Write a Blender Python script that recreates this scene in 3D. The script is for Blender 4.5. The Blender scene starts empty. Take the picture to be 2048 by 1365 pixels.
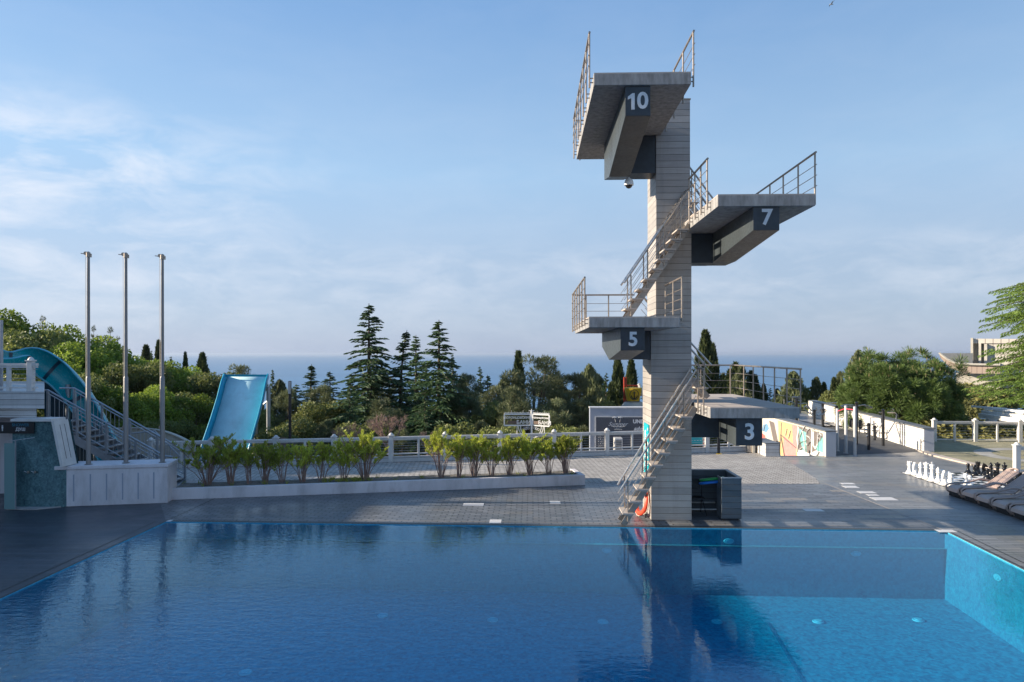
import bpy, math, random
import numpy as np
from mathutils import Vector, Matrix
S = bpy.context.scene
R = math.radians
random.seed(7)
rng = np.random.default_rng(11)

# ---------------------------------------------------------------- camera
EYE = 4.22; FPX = 1365.0; CX = 1024.0; HY = 707.0; YAW = math.atan(38 / 1365.0)
cam = bpy.data.cameras.new("camera"); camo = bpy.data.objects.new("camera", cam)
S.collection.objects.link(camo); S.camera = camo
cam.sensor_width = 36.0; cam.lens = 24.0; cam.clip_start = 0.1; cam.clip_end = 80000
cam.shift_y = (HY - 682.5) / 2048.0
camo.location = (0, 0, EYE); camo.rotation_euler = (R(90), R(0.05), YAW)

# ---------------------------------------------------------------- sun, sky, exposure
SUN_EL = R(20.5); SUN_DIR = Vector((-math.cos(SUN_EL), -0.018, math.sin(SUN_EL))).normalized()   # towards the sun
sun = bpy.data.lights.new("sun", 'SUN'); suno = bpy.data.objects.new("sun", sun)
S.collection.objects.link(suno)
sun.energy = 4.9; sun.angle = R(0.55); sun.color = (1.0, 0.86, 0.68)
suno.rotation_euler = SUN_DIR.to_track_quat('Z', 'Y').to_euler(); suno.location = (-20, 0, 30)
S.view_settings.view_transform = 'Standard'; S.view_settings.look = 'None'
S.view_settings.exposure = 1.05; S.view_settings.gamma = 1.0
W = bpy.data.worlds.new("World"); S.world = W; W.use_nodes = True
wn = W.node_tree.nodes; wl = W.node_tree.links; wn.clear()
def WN(t, **k):
    n = wn.new(t)
    for a, b in k.items(): setattr(n, a, b)
    return n
sky = WN('ShaderNodeTexSky', sky_type='NISHITA', sun_disc=False, sun_elevation=SUN_EL,
         sun_rotation=math.atan2(SUN_DIR.x, SUN_DIR.y), altitude=50, air_density=1.0, dust_density=0.6, ozone_density=2.2)
tc = WN('ShaderNodeTexCoord')
mp = WN('ShaderNodeMapping'); mp.inputs['Scale'].default_value = (3.2, 3.2, 9.0)
n1 = WN('ShaderNodeTexNoise'); n1.inputs['Scale'].default_value = 2.6; n1.inputs['Detail'].default_value = 9; n1.inputs['Roughness'].default_value = 0.62; n1.inputs['Distortion'].default_value = .35
r1 = WN('ShaderNodeMapRange'); r1.inputs['From Min'].default_value = 0.40; r1.inputs['From Max'].default_value = 0.66
sp = WN('ShaderNodeSeparateXYZ')
def ramp(inp, pts):
    c = WN('ShaderNodeValToRGB'); e = c.color_ramp.elements
    while len(e) < len(pts): e.new(0.5)
    for q, (p, v) in zip(e, pts): q.position = p; q.color = (v, v, v, 1)
    wl.new(inp, c.inputs[0]); return c.outputs[0]
def wmath(op, a, b):
    m = WN('ShaderNodeMath', operation=op)
    for i, x in enumerate((a, b)):
        if hasattr(x, 'links'): wl.new(x, m.inputs[i])
        else: m.inputs[i].default_value = x
    return m.outputs[0]
wl.new(tc.outputs['Generated'], mp.inputs[0]); wl.new(mp.outputs[0], n1.inputs['Vector']); wl.new(n1.outputs[0], r1.inputs[0])
wl.new(tc.outputs['Generated'], sp.inputs[0])
low = ramp(sp.outputs['Z'], [(0.0, .06), (0.045, .14), (0.09, .26), (0.135, .24), (0.165, .04), (1.0, 0.0)])
high = ramp(sp.outputs['Z'], [(0.12, .15), (0.17, .42), (0.24, .62), (0.29, .25), (.33, .0), (1.0, 0.0)])
mx = WN('ShaderNodeMapRange'); wl.new(sp.outputs['X'], mx.inputs[0])
mx.inputs['From Min'].default_value = -0.26; mx.inputs['From Max'].default_value = -0.56; mx.inputs['To Min'].default_value = 0.03; mx.inputs['To Max'].default_value = 1.1
fac = wmath('MULTIPLY', r1.outputs[0], wmath('ADD', low, wmath('MULTIPLY', high, mx.outputs[0])))
gr = WN('ShaderNodeValToRGB'); wl.new(sp.outputs['Z'], gr.inputs[0]); ge = gr.color_ramp.elements
GR = [(0.0, (.205, .250, .350)), (.05, (.215, .268, .362)), (.13, (.225, .290, .388)), (.25, (.205, .310, .440)), (.48, (.105, .205, .375)), (1.0, (.06, .14, .30))]
while len(ge) < len(GR): ge.new(.5)
for q, (p, v) in zip(ge, GR): q.position = p; q.color = (*v, 1)
sc_ = WN('ShaderNodeVectorMath', operation='SCALE'); wl.new(gr.outputs[0], sc_.inputs[0])
sx_ = WN('ShaderNodeMapRange'); wl.new(sp.outputs['X'], sx_.inputs[0]); sx_.inputs['From Min'].default_value = .4; sx_.inputs['From Max'].default_value = -.9; sx_.inputs['To Min'].default_value = 9.5; sx_.inputs['To Max'].default_value = 11.4
wl.new(sx_.outputs[0], sc_.inputs['Scale'])
m0 = WN('ShaderNodeMix', data_type='RGBA'); m0.inputs['Factor'].default_value = .88; wl.new(sky.outputs[0], m0.inputs['A']); wl.new(sc_.outputs[0], m0.inputs['B'])
mix = WN('ShaderNodeMix', data_type='RGBA'); wl.new(fac, mix.inputs['Factor']); wl.new(m0.outputs['Result'], mix.inputs['A'])
mix.inputs['B'].default_value = (4.9, 5.0, 5.35, 1)
bg = WN('ShaderNodeBackground'); bg.inputs['Strength'].default_value = 0.095
wl.new(mix.outputs['Result'], bg.inputs[0]); wo = WN('ShaderNodeOutputWorld'); wl.new(bg.outputs[0], wo.inputs[0])
S.cycles.max_bounces = 8; S.cycles.transparent_max_bounces = 12; S.cycles.volume_bounces = 0
S.cycles.use_denoising = True

# ---------------------------------------------------------------- helpers
FW = Vector((-math.sin(YAW), math.cos(YAW), 0)); RT = Vector((math.cos(YAW), math.sin(YAW), 0))
def P(px, py, d):                       # world point seen at a spot of the photo, d metres ahead
    return Vector((0, 0, EYE)) + FW * d + RT * ((px - CX) / FPX * d) + Vector((0, 0, (HY - py) / FPX * d))
def G(px, py, z=0.0):                   # the same, on the level z
    d = (EYE - z) * FPX / (py - HY)
    p = P(px, py, d); p.z = z
    return p
def XY(px, py, z=0.0):
    p = G(px, py, z); return (p.x, p.y)

class MB:
    def __init__(s): s.v = []; s.f = []; s.mi = []; s.m = 0
    def add(s, vs, fs):
        o = len(s.v); s.v += [tuple(v) for v in vs]
        for f in fs: s.f.append(tuple(i + o for i in f)); s.mi.append(s.m)
        return s
    def box(s, a, b):
        x0, x1 = sorted((a[0], b[0])); y0, y1 = sorted((a[1], b[1])); z0, z1 = sorted((a[2], b[2]))
        return s.add([(x0,y0,z0),(x1,y0,z0),(x1,y1,z0),(x0,y1,z0),(x0,y0,z1),(x1,y0,z1),(x1,y1,z1),(x0,y1,z1)],
                     [(0,3,2,1),(4,5,6,7),(0,1,5,4),(1,2,6,5),(2,3,7,6),(3,0,4,7)])
    def beam(s, p, q, w, h, up=(0,0,1)):   # rectangular bar from p to q
        p = Vector(p); q = Vector(q); d = (q - p).normalized(); up = Vector(up)
        if abs(d.dot(up)) > .99: up = Vector((0, 1, 0))
        sd = d.cross(up).normalized() * (w / 2); u = sd.cross(d).normalized() * (h / 2)
        c = [sd * a + u * b for a, b in ((-1,-1),(1,-1),(1,1),(-1,1))]
        return s.add([p + k for k in c] + [q + k for k in c], [(0,1,2,3)[::-1],(4,5,6,7),(0,1,5,4),(1,2,6,5),(2,3,7,6),(3,0,4,7)])
    def prism(s, poly, ax, a, b):          # 2-D polygon extruded along axis ax from a to b
        def mk(u, v, w): return {0: (w, u, v), 1: (u, w, v), 2: (u, v, w)}[ax]
        n = len(poly); A = [mk(u, v, a) for u, v in poly]; B = [mk(u, v, b) for u, v in poly]
        return s.add(A + B, [tuple(range(n)), tuple(range(2*n-1, n-1, -1))] + [(i, i+n, (i+1) % n + n, (i+1) % n) for i in range(n)])
    def tube(s, pts, r, n=8, caps=True, closed=False, ell=None):
        pts = [Vector(p) for p in pts]; N = len(pts); rs = r if isinstance(r, (list, tuple)) else [r] * N
        ring = []; ref = None
        for i, p in enumerate(pts):
            if closed: d = (pts[(i+1) % N] - pts[i-1])
            else: d = pts[min(i+1, N-1)] - pts[max(i-1, 0)]
            d.normalize()
            if ref is None:
                ref = Vector((0,0,1)) if abs(d.z) < .9 else Vector((1,0,0))
            a = d.cross(ref)
            if a.length < 1e-4: a = d.orthogonal()
            a.normalize(); b = a.cross(d).normalized(); ref = b
            ea, eb = ell or (1, 1)
            ring.append([p + (a * math.cos(t) * ea + b * math.sin(t) * eb) * rs[i] for t in [2*math.pi*k/n for k in range(n)]])
        vs = [v for rg in ring for v in rg]; fs = []
        for i in range(N if closed else N-1):
            j = (i+1) % N
            for k in range(n): fs.append((i*n+k, i*n+(k+1) % n, j*n+(k+1) % n, j*n+k))
        if caps and not closed: fs += [tuple(range(n))[::-1], tuple((N-1)*n+k for k in range(n))]
        return s.add(vs, fs)
    def lathe(s, c, prof, n=20):           # prof: (r, z) from bottom to top
        c = Vector(c); vs = []; fs = []
        for r, z in prof:
            for k in range(n):
                t = 2*math.pi*k/n; vs.append(c + Vector((r*math.cos(t), r*math.sin(t), z)))
        for i in range(len(prof)-1):
            for k in range(n): fs.append((i*n+k, i*n+(k+1) % n, (i+1)*n+(k+1) % n, (i+1)*n+k))
        fs += [tuple(range(n))[::-1], tuple((len(prof)-1)*n+k for k in range(n))]
        return s.add(vs, fs)
    def poly(s, pts, z=None):
        return s.add([(p[0], p[1], z if z is not None else p[2]) for p in pts], [tuple(range(len(pts)))])
    def build(s, name, mats, parent=None, smooth=0, bevel=0, label=None):
        me = bpy.data.meshes.new(name)
        off = Vector((0, 0, 0)); q = parent
        while q is not None: off += q.location; q = q.parent
        me.from_pydata([tuple(Vector(v) - off) for v in s.v], [], s.f)
        if not isinstance(mats, (list, tuple)): mats = [mats]
        for m in mats:
            if m: me.materials.append(m)
        for p, i in zip(me.polygons, s.mi): p.material_index = i
        me.validate(); me.update()
        if smooth:
            me.polygons.foreach_set('use_smooth', [True] * len(me.polygons)); me.set_sharp_from_angle(angle=R(smooth))
        o = bpy.data.objects.new(name, me); S.collection.objects.link(o); o.parent = parent
        if bevel:
            b = o.modifiers.new('bevel', 'BEVEL'); b.width = bevel; b.segments = 2; b.limit_method = 'ANGLE'; b.harden_normals = False
        if label: o['label'] = label
        return o
def tag(o, label, cat, group=None, kind=None):
    o['label'] = label; o['category'] = cat
    if group: o['group'] = group
    if kind: o['kind'] = kind
    return o
def thing(name, loc, label, cat, group=None):
    o = bpy.data.objects.new(name, None); S.collection.objects.link(o); o.location = loc
    o.empty_display_size = .3
    return tag(o, label, cat, group)
def struct(o): o['kind'] = 'structure'; return o
def copy_tree(o, loc, rz=None, label=None, scale=None):
    def rec(a, par):
        c = a.copy(); S.collection.objects.link(c); c.parent = par
        for ch in a.children: rec(ch, c)
        return c
    c = rec(o, None); c.location = loc
    if rz is not None: c.rotation_euler = (0, 0, rz)
    if scale is not None: c.scale = scale if isinstance(scale, tuple) else (scale,) * 3
    if label: c['label'] = label
    return c
def text_faces(txt, size, depth=0.004, offset=0.0, shear=0.0, spacing=1.0):
    cu = bpy.data.curves.new('t', 'FONT'); cu.body = txt; cu.size = size; cu.extrude = depth; cu.offset = offset
    cu.align_x = 'CENTER'; cu.align_y = 'CENTER'; cu.shear = shear; cu.space_character = spacing; cu.resolution_u = 4
    o = bpy.data.objects.new('t', cu); S.collection.objects.link(o)
    dg = bpy.context.evaluated_depsgraph_get(); me = o.evaluated_get(dg).to_mesh()
    vs = [v.co.copy() for v in me.vertices]; fs = [tuple(p.vertices) for p in me.polygons]
    o.evaluated_get(dg).to_mesh_clear(); bpy.data.objects.remove(o); bpy.data.curves.remove(cu)
    return vs, fs
def put_text(mb, txt, size, org, ux, uy, depth=0.004, **k):
    ux = Vector(ux).normalized(); uy = Vector(uy).normalized(); uz = ux.cross(uy); org = Vector(org)
    vs, fs = text_faces(txt, size, depth, **k)
    return mb.add([org + ux * v.x + uy * v.y + uz * v.z for v in vs], fs)

# ---------------------------------------------------------------- materials
class NT:
    def __init__(s, name):
        s.m = bpy.data.materials.new(name); s.m.use_nodes = True; s.n = s.m.node_tree.nodes; s.l = s.m.node_tree.links; s.n.clear()
        s.out = s.n.new('ShaderNodeOutputMaterial')
    def N(s, t, **k):
        n = s.n.new(t)
        for a, b in k.items():
            if a.startswith('i_'): s.set(n, a[2:].replace('_', ' '), b)
            else: setattr(n, a, b)
        return n
    def set(s, n, key, v):
        i = n.inputs[key]
        if hasattr(v, 'links'): s.l.new(v, i)
        else: i.default_value = v
    def math(s, op, a, b=0.0, c=None):
        m = s.n.new('ShaderNodeMath'); m.operation = op
        for i, x in enumerate((a, b) if c is None else (a, b, c)):
            if hasattr(x, 'links'): s.l.new(x, m.inputs[i])
            else: m.inputs[i].default_value = x
        return m.outputs[0]
    def mixc(s, f, a, b, mode='MIX'):
        m = s.n.new('ShaderNodeMix'); m.data_type = 'RGBA'; m.blend_type = mode
        for k, x in (('Factor', f), ('A', a), ('B', b)):
            if hasattr(x, 'links'): s.l.new(x, m.inputs[k])
            else: m.inputs[k].default_value = (*x, 1) if isinstance(x, tuple) and len(x) == 3 else x
        return m.outputs['Result']
    def pos(s): return s.n.new('ShaderNodeNewGeometry').outputs['Position']
    def obj(s): return s.n.new('ShaderNodeTexCoord').outputs['Object']
    def noise(s, vec, scale, detail=4, rough=.55, sc=None, dist=0):
        if sc:
            mp = s.n.new('ShaderNodeMapping'); mp.inputs['Scale'].default_value = sc; s.l.new(vec, mp.inputs[0]); vec = mp.outputs[0]
        t = s.n.new('ShaderNodeTexNoise'); t.inputs['Scale'].default_value = scale; t.inputs['Detail'].default_value = detail
        t.inputs['Roughness'].default_value = rough; t.inputs['Distortion'].default_value = dist; s.l.new(vec, t.inputs['Vector']); return t.outputs[0]
    def rng(s, v, a, b, c, d):
        m = s.n.new('ShaderNodeMapRange'); s.l.new(v, m.inputs[0])
        for k, x in zip(('From Min', 'From Max', 'To Min', 'To Max'), (a, b, c, d)): m.inputs[k].default_value = x
        return m.outputs[0]
    def bump(s, h, dist, strength=1.0):
        b = s.n.new('ShaderNodeBump'); b.inputs['Distance'].default_value = dist; b.inputs['Strength'].default_value = strength
        s.l.new(h, b.inputs['Height']); return b.outputs[0]
    def bsdf(s, col, rough=.6, metal=0.0, normal=None, spec=.5):
        p = s.n.new('ShaderNodeBsdfPrincipled'); s.set(p, 'Base Color', (*col, 1) if isinstance(col, tuple) else col)
        s.set(p, 'Roughness', rough); s.set(p, 'Metallic', metal); s.set(p, 'Specular IOR Level', spec)
        if normal is not None: s.l.new(normal, p.inputs['Normal'])
        s.l.new(p.outputs[0], s.out.inputs[0]); return p
def paint(name, col, rough=.5, var=.12, scale=3.0, metal=0.0, bump=.002, dirt=0.0, streak=False):
    t = NT(name); p = t.pos(); n = t.noise(p, scale, 6, .6, sc=(1, 1, .25) if streak else None)
    f = t.rng(n, .3, .7, 1 - var, 1 + var); c = t.mixc(1.0, col, t.N('ShaderNodeCombineColor', i_Red=f, i_Green=f, i_Blue=f).outputs[0], 'MULTIPLY')
    if dirt:
        d = t.rng(t.noise(p, 1.3, 8, .7, sc=(1, 1, .3)), .5, .75, 0, dirt); c = t.mixc(d, c, (.10, .085, .07))
    t.bsdf(c, t.rng(t.noise(p, 14, 3), .3, .7, max(rough - .08, .03), rough + .08), metal, t.bump(t.noise(p, 60, 3), bump))
    return t.m
def planks(name, col, sp, axis='Z', gap=.06, rough=.55, gapcol=(.02, .02, .022), var=.14, along='X'):
    t = NT(name); p = t.pos(); s3 = t.N('ShaderNodeSeparateXYZ'); t.l.new(p, s3.inputs[0])
    q = t.math('DIVIDE', s3.outputs[axis], sp); fr = t.math('FRACT', q); fl = t.math('FLOOR', q)
    g = t.math('LESS_THAN', fr, gap)
    wn_ = t.N('ShaderNodeTexWhiteNoise', noise_dimensions='1D'); t.l.new(fl, wn_.inputs['W'])
    f = t.rng(wn_.outputs[0], 0, 1, 1 - var, 1 + var)
    sc = {'X': (1.2, 1.2, 40), 'Y': (40, 1.2, 40)}[along]
    f2 = t.rng(t.noise(p, 1.5, 6, .6, sc=sc), .3, .7, .88, 1.1)
    f3 = t.rng(t.noise(p, .8, 5, .65), .3, .7, .86, 1.1)
    f = t.math('MULTIPLY', t.math('MULTIPLY', f, f2), f3)
    c = t.mixc(1.0, col, t.N('ShaderNodeCombineColor', i_Red=f, i_Green=f, i_Blue=f).outputs[0], 'MULTIPLY')
    stn = t.rng(t.noise(p, 1.0, 8, .7, sc=(4, 4, .35)), .52, .74, 0, .38); c = t.mixc(stn, c, tuple(x * .42 for x in col))
    c = t.mixc(g, c, gapcol); t.bsdf(c, rough, 0, t.bump(t.math('SUBTRACT', 1.0, g), .01, .7)); return t.m
M = {}
M['white'] = paint('white_paint', (.60, .585, .565), .45, .08, 4, dirt=.25)
M['white_clean'] = paint('white_plastic', (.78, .77, .74), .35, .03, 6)
M['black_gloss'] = paint('black_plastic', (.012, .012, .013), .18, .1, 6)
M['steel'] = paint('brushed_steel', (.50, .46, .42), .3, .15, 8, metal=1.0, bump=.0005)
M['steel_dull'] = paint('aged_steel', (.34, .29, .245), .42, .2, 5, metal=.7, bump=.001)
M['galv'] = paint('galvanised_steel', (.34, .36, .39), .42, .15, 5, metal=.5)
M['pole'] = paint('pole_grey', (.23, .225, .225), .42, .12, 6, metal=.4, streak=True)
M['dark_metal'] = paint('dark_metal', (.02, .021, .024), .4, .1, 5, metal=.3)
M['beam'] = paint('dark_slate_cladding', (.040, .050, .055), .45, .25, 2.2, bump=.003, streak=True)
M['beam'].name = 'slate_cladding'
M['beam_front'] = paint('dark_blue_sign_board', (.022, .030, .040), .4, .3, 5)
M['num'] = paint('number_white', (.62, .63, .65), .5, .12, 9)
M['tower'] = planks('tower_cladding', (.36, .335, .31), .162, 'Z', .05, .5, (.05, .045, .04))
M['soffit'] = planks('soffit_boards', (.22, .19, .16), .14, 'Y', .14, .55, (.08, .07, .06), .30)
M['concrete'] = paint('pitted_concrete', (.27, .265, .26), .8, .35, 9, bump=.01, streak=True)
M['mat'] = paint('platform_mat', (.42, .37, .33), .8, .08, 5, bump=.004)
M['kiosk'] = planks('kiosk_boards', (.085, .105, .125), .15, 'Z', .05, .5)
M['kiosk_cap'] = paint('kiosk_cap', (.30, .34, .38), .5, .1)
M['plaster'] = paint('lilac_white_plaster', (.60, .57, .59), .8, .12, 2.0, bump=.006, dirt=.5, streak=True)
M['deckwhite'] = planks('white_boards', (.55, .54, .53), .155, 'Z', .06, .5, (.04, .04, .04))
M['whiteboards_wall'] = planks('white_wall_boards', (.70, .66, .60), .12, 'Z', .06, .6, (.10, .10, .10))
M['cap_grey'] = paint('grey_capstone', (.13, .14, .15), .5, .15)
M['teal'] = paint('teal_gelcoat', (.0, .29, .34), .25, .15, 2, bump=.003)
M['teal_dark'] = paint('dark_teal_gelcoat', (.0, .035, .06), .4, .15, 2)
M['slide_blue'] = paint('faded_blue_gelcoat', (.50, .74, .77), .62, .12, 1.2, dirt=.22, streak=True)
M['slide_side'] = paint('turquoise_gelcoat', (.0, .27, .42), .35, .1, 1.5)
M['red_ring'] = paint('orange_red_plastic', (.75, .07, .03), .4, .1)
M['rope'] = paint('rope', (.55, .5, .42), .8, .1)
M['green_tube'] = paint('green_plastic', (.02, .32, .07), .35, .1)
M['blue_tube'] = paint('blue_plastic', (.01, .17, .62), .35, .1)
M['brown_wicker'] = paint('taupe_plastic', (.38, .29, .25), .45, .08)
M['dark_brown'] = paint('dark_brown_plastic', (.035, .03, .028), .5, .1)
M['yellow'] = paint('yellow_paint', (.65, .42, .03), .5, .15)
M['redpaint'] = paint('red_paint', (.45, .045, .02), .5, .15)
M['pinkred'] = paint('pinkish_red_paint', (.6, .07, .10), .5, .1)
M['orange'] = paint('orange_paint', (.75, .27, .02), .5, .1)
M['panelgrey'] = paint('billboard_lilac_grey', (.30, .33, .40), .6, .06)
M['panelslate'] = paint('billboard_slate', (.07, .075, .095), .6, .1)
M['poster_teal'] = paint('teal_print', (.0, .36, .42), .5, .1)
M['stone_cream'] = paint('cream_render', (.46, .43, .37), .8, .15, 1.5, bump=.01)
M['bark'] = paint('bark', (.10, .075, .055), .9, .3, 6, bump=.02)
M['bark_pale'] = paint('pale_twig', (.26, .17, .14), .8, .25, 6)
# ---------------------------------------------------------------- setting materials
def deck_mat(name, base, bw, bh, bei, seed=0.0, mort=.012, rough=.38):
    t = NT(name); p = t.pos()
    mp = t.N('ShaderNodeMapping'); mp.inputs['Location'].default_value = (seed, seed, 0); t.l.new(p, mp.inputs[0])
    b = t.N('ShaderNodeTexBrick', offset=.5, offset_frequency=2); t.l.new(mp.outputs[0], b.inputs['Vector'])
    b.inputs['Scale'].default_value = 1.0; b.inputs['Mortar Size'].default_value = mort; b.inputs['Brick Width'].default_value = bw; b.inputs['Row Height'].default_value = bh
    b.inputs['Color1'].default_value = (0, 0, 0, 1); b.inputs['Color2'].default_value = (1, 1, 1, 1); b.inputs['Mortar'].default_value = (.5, .5, .5, 1); b.inputs['Bias'].default_value = 0
    c0 = t.mixc(b.outputs['Color'], tuple(x * .82 for x in base), tuple(x * 1.2 for x in base))
    # patches of browner replacement boards, each with its own outline
    br = t.N('ShaderNodeTexBrick', offset=.37, offset_frequency=2); t.l.new(mp.outputs[0], br.inputs['Vector'])
    br.inputs['Scale'].default_value = 1; br.inputs['Mortar Size'].default_value = 0; br.inputs['Brick Width'].default_value = 1.2; br.inputs['Row Height'].default_value = .3
    br.inputs['Color1'].default_value = (0, 0, 0, 1); br.inputs['Color2'].default_value = (1, 1, 1, 1)
    pm = t.rng(br.outputs['Color'], .80, .84, 0, bei)
    zone = t.rng(t.noise(p, .35, 2), .42, .6, 0, 1)
    c1 = t.mixc(t.math('MULTIPLY', pm, zone), c0, (.30, .255, .20))
    st = t.rng(t.noise(p, 1.0, 6, .6, sc=(.5, 8, 1)), .3, .7, .8, 1.2)
    gr = t.rng(t.noise(p, .25, 5, .6), .3, .7, .82, 1.2); f = t.math('MULTIPLY', st, gr)
    c = t.mixc(1.0, c1, t.N('ShaderNodeCombineColor', i_Red=f, i_Green=f, i_Blue=f).outputs[0], 'MULTIPLY')
    sm = t.rng(t.noise(p, 1.6, 8, .72), .55, .70, 0, .35); c = t.mixc(sm, c, tuple(x * .5 for x in base)); sl2 = t.rng(t.noise(p, 2.7, 7, .7), .60, .72, 0, .22); c = t.mixc(sl2, c, (.30, .29, .27))
    c = t.mixc(t.math('MULTIPLY', b.outputs['Fac'], .75), c, (.015, .016, .02))
    wet = t.rng(t.noise(p, .5, 5, .6), .35, .65, rough - .1, rough + .14)
    t.bsdf(c, wet, 0, t.bump(t.math('SUBTRACT', 1.0, b.outputs['Fac']), .004, .5), spec=.5); return t.m
M['deck'] = deck_mat('deck_boards', (.125, .132, .142), .6, .15, .7)
M['deck_fine'] = deck_mat('deck_fine_tiles', (.14, .147, .155), .30, .15, .25, 3.1, mort=.016)
M['deck_left'] = deck_mat('deck_dark_boards', (.047, .055, .068), 1.2, .15, .0, 1.7, mort=.006)
M['deck_right'] = deck_mat('deck_grey_boards', (.185, .188, .19), .9, .13, .35, 8.3, mort=.008)
def paver_mat():
    t = NT('grey_beige_pavers'); p = t.pos()
    mp = t.N('ShaderNodeMapping'); mp.inputs['Rotation'].default_value = (0, 0, R(40)); t.l.new(p, mp.inputs[0])
    b = t.N('ShaderNodeTexBrick', offset=.5); t.l.new(mp.outputs[0], b.inputs['Vector'])
    b.inputs['Scale'].default_value = 1; b.inputs['Mortar Size'].default_value = .014; b.inputs['Brick Width'].default_value = .25; b.inputs['Row Height'].default_value = .125
    b.inputs['Color1'].default_value = (0, 0, 0, 1); b.inputs['Color2'].default_value = (1, 1, 1, 1)
    c = t.mixc(b.outputs['Color'], (.34, .315, .28), (.48, .45, .405))
    f = t.rng(t.noise(p, .7, 7, .65), .3, .7, .82, 1.15)
    c = t.mixc(1.0, c, t.N('ShaderNodeCombineColor', i_Red=f, i_Green=f, i_Blue=f).outputs[0], 'MULTIPLY')
    c = t.mixc(b.outputs['Fac'], c, (.10, .095, .09)); t.bsdf(c, .75, 0, t.bump(t.math('SUBTRACT', 1.0, b.outputs['Fac']), .008, .7)); return t.m
M['pavers'] = paver_mat()
def speck_mat(name, a, b_, scale, rough=.9, bump=.02):
    t = NT(name); p = t.pos(); n = t.noise(p, scale, 8, .75); n2 = t.noise(p, scale * .08, 4, .6)
    f = t.rng(n, .35, .65, 0, 1); c = t.mixc(f, a, b_); g = t.rng(n2, .3, .7, .75, 1.2)
    c = t.mixc(1.0, c, t.N('ShaderNodeCombineColor', i_Red=g, i_Green=g, i_Blue=g).outputs[0], 'MULTIPLY')
    t.bsdf(c, rough, 0, t.bump(n, bump)); return t.m
M['turf'] = speck_mat('worn_turf_grid', (.17, .16, .10), (.38, .35, .23), 22)
M['turf_path'] = speck_mat('path_concrete', (.30, .30, .29), (.38, .37, .35), 12, bump=.003)
M['gravel'] = speck_mat('bed_gravel', (.07, .065, .055), (.22, .20, .17), 30, bump=.04)
M['rubber'] = speck_mat('black_rubber', (.038, .042, .048), (.07, .075, .08), 40, .75, .003)
M['rubber_red'] = speck_mat('red_rubber', (.36, .05, .08), (.46, .08, .11), 40, .8, .003)
M['kerbstone'] = speck_mat('kerbstone', (.40, .34, .29), (.50, .44, .38), 8, bump=.004)
M['soil'] = speck_mat('hillside_soil', (.03, .035, .015), (.075, .075, .035), 1.5, .95, .1)
M['curb_shower'] = speck_mat('grey_kerb', (.3, .3, .3), (.36, .36, .36), 8, bump=.003)
def pool_mat(name, a, b_, k=.055):
    t = NT(name); p = t.pos(); sn = t.N('ShaderNodeVectorMath', operation='SNAP'); t.l.new(p, sn.inputs[0]); sn.inputs[1].default_value = (k, k, k)
    w = t.N('ShaderNodeTexWhiteNoise', noise_dimensions='3D'); t.l.new(sn.outputs[0], w.inputs['Vector'])
    f = t.math('ADD', t.math('MULTIPLY', w.outputs[0], .40), t.math('MULTIPLY', t.rng(t.noise(p, 5.5, 5, .75), .3, .7, 0, 1), .6))
    c = t.mixc(f, a, b_); t.bsdf(c, .6); return t.m
M['pool_floor'] = pool_mat('pool_mosaic', (.0, .075, .18), (.0, .31, .47))
M['pool_wall'] = pool_mat('pool_wall_mosaic', (.0, .10, .20), (.005, .25, .37), .05)
M['pool_rim'] = pool_mat('pool_rim_mosaic', (.03, .30, .45), (.14, .50, .62), .05)
M['pool_line'] = pool_mat('pool_line_mosaic', (.0, .09, .2), (.0, .16, .3), .05)
M['shower_mosaic'] = pool_mat('shower_mosaic', (.012, .045, .06), (.12, .25, .27), .035)
def water_mat():
    t = NT('pool_water'); p = t.pos()
    a = t.noise(p, 1.0, 3, .55, sc=(4.5, 8.5, 1), dist=.4); b_ = t.noise(p, 1.0, 2, .5, sc=(14, 26, 1)); c_ = t.noise(p, .35, 2)
    amp = t.rng(c_, .35, .65, .5, 1.1)
    sx = t.N('ShaderNodeSeparateXYZ'); t.l.new(p, sx.inputs[0]); side = t.rng(sx.outputs['X'], -7.0, 3.0, 2.3, .6)
    h = t.math('MULTIPLY', t.math('MULTIPLY', t.math('ADD', a, t.math('MULTIPLY', b_, .28)), amp), side)
    nr = t.bump(h, .0040)
    gb = t.n.new('ShaderNodeNewGeometry'); ior = t.rng(gb.outputs['Backfacing'], 0, 1, 1.52, 1 / 1.52)   # same reflectance from above and below
    fr = t.N('ShaderNodeFresnel'); t.l.new(ior, fr.inputs['IOR']); t.l.new(nr, fr.inputs['Normal'])
    gl = t.N('ShaderNodeBsdfGlossy', i_Roughness=.015, i_Color=(.64, .90, 1, 1)); t.l.new(nr, gl.inputs['Normal'])
    tr = t.N('ShaderNodeBsdfTransparent'); tr.inputs[0].default_value = (.40, .86, .97, 1)
    mx_ = t.N('ShaderNodeMixShader'); t.l.new(fr.outputs[0], mx_.inputs[0]); t.l.new(tr.outputs[0], mx_.inputs[1]); t.l.new(gl.outputs[0], mx_.inputs[2])
    t.l.new(mx_.outputs[0], t.out.inputs[0]); return t.m
M['water'] = water_mat()
def sea_mat():
    t = NT('sea_water'); p = t.pos(); a = t.noise(p, .02, 8, .7, sc=(1, 3, 1)); b_ = t.noise(p, .0012, 5, .6, sc=(1, 4, 1))
    c = t.mixc(t.rng(b_, .35, .65, 0, 1), (.012, .10, .22), (.02, .13, .27)); t.bsdf(c, .32, 0, t.bump(a, 1.2)); return t.m
M['sea'] = sea_mat()
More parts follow.
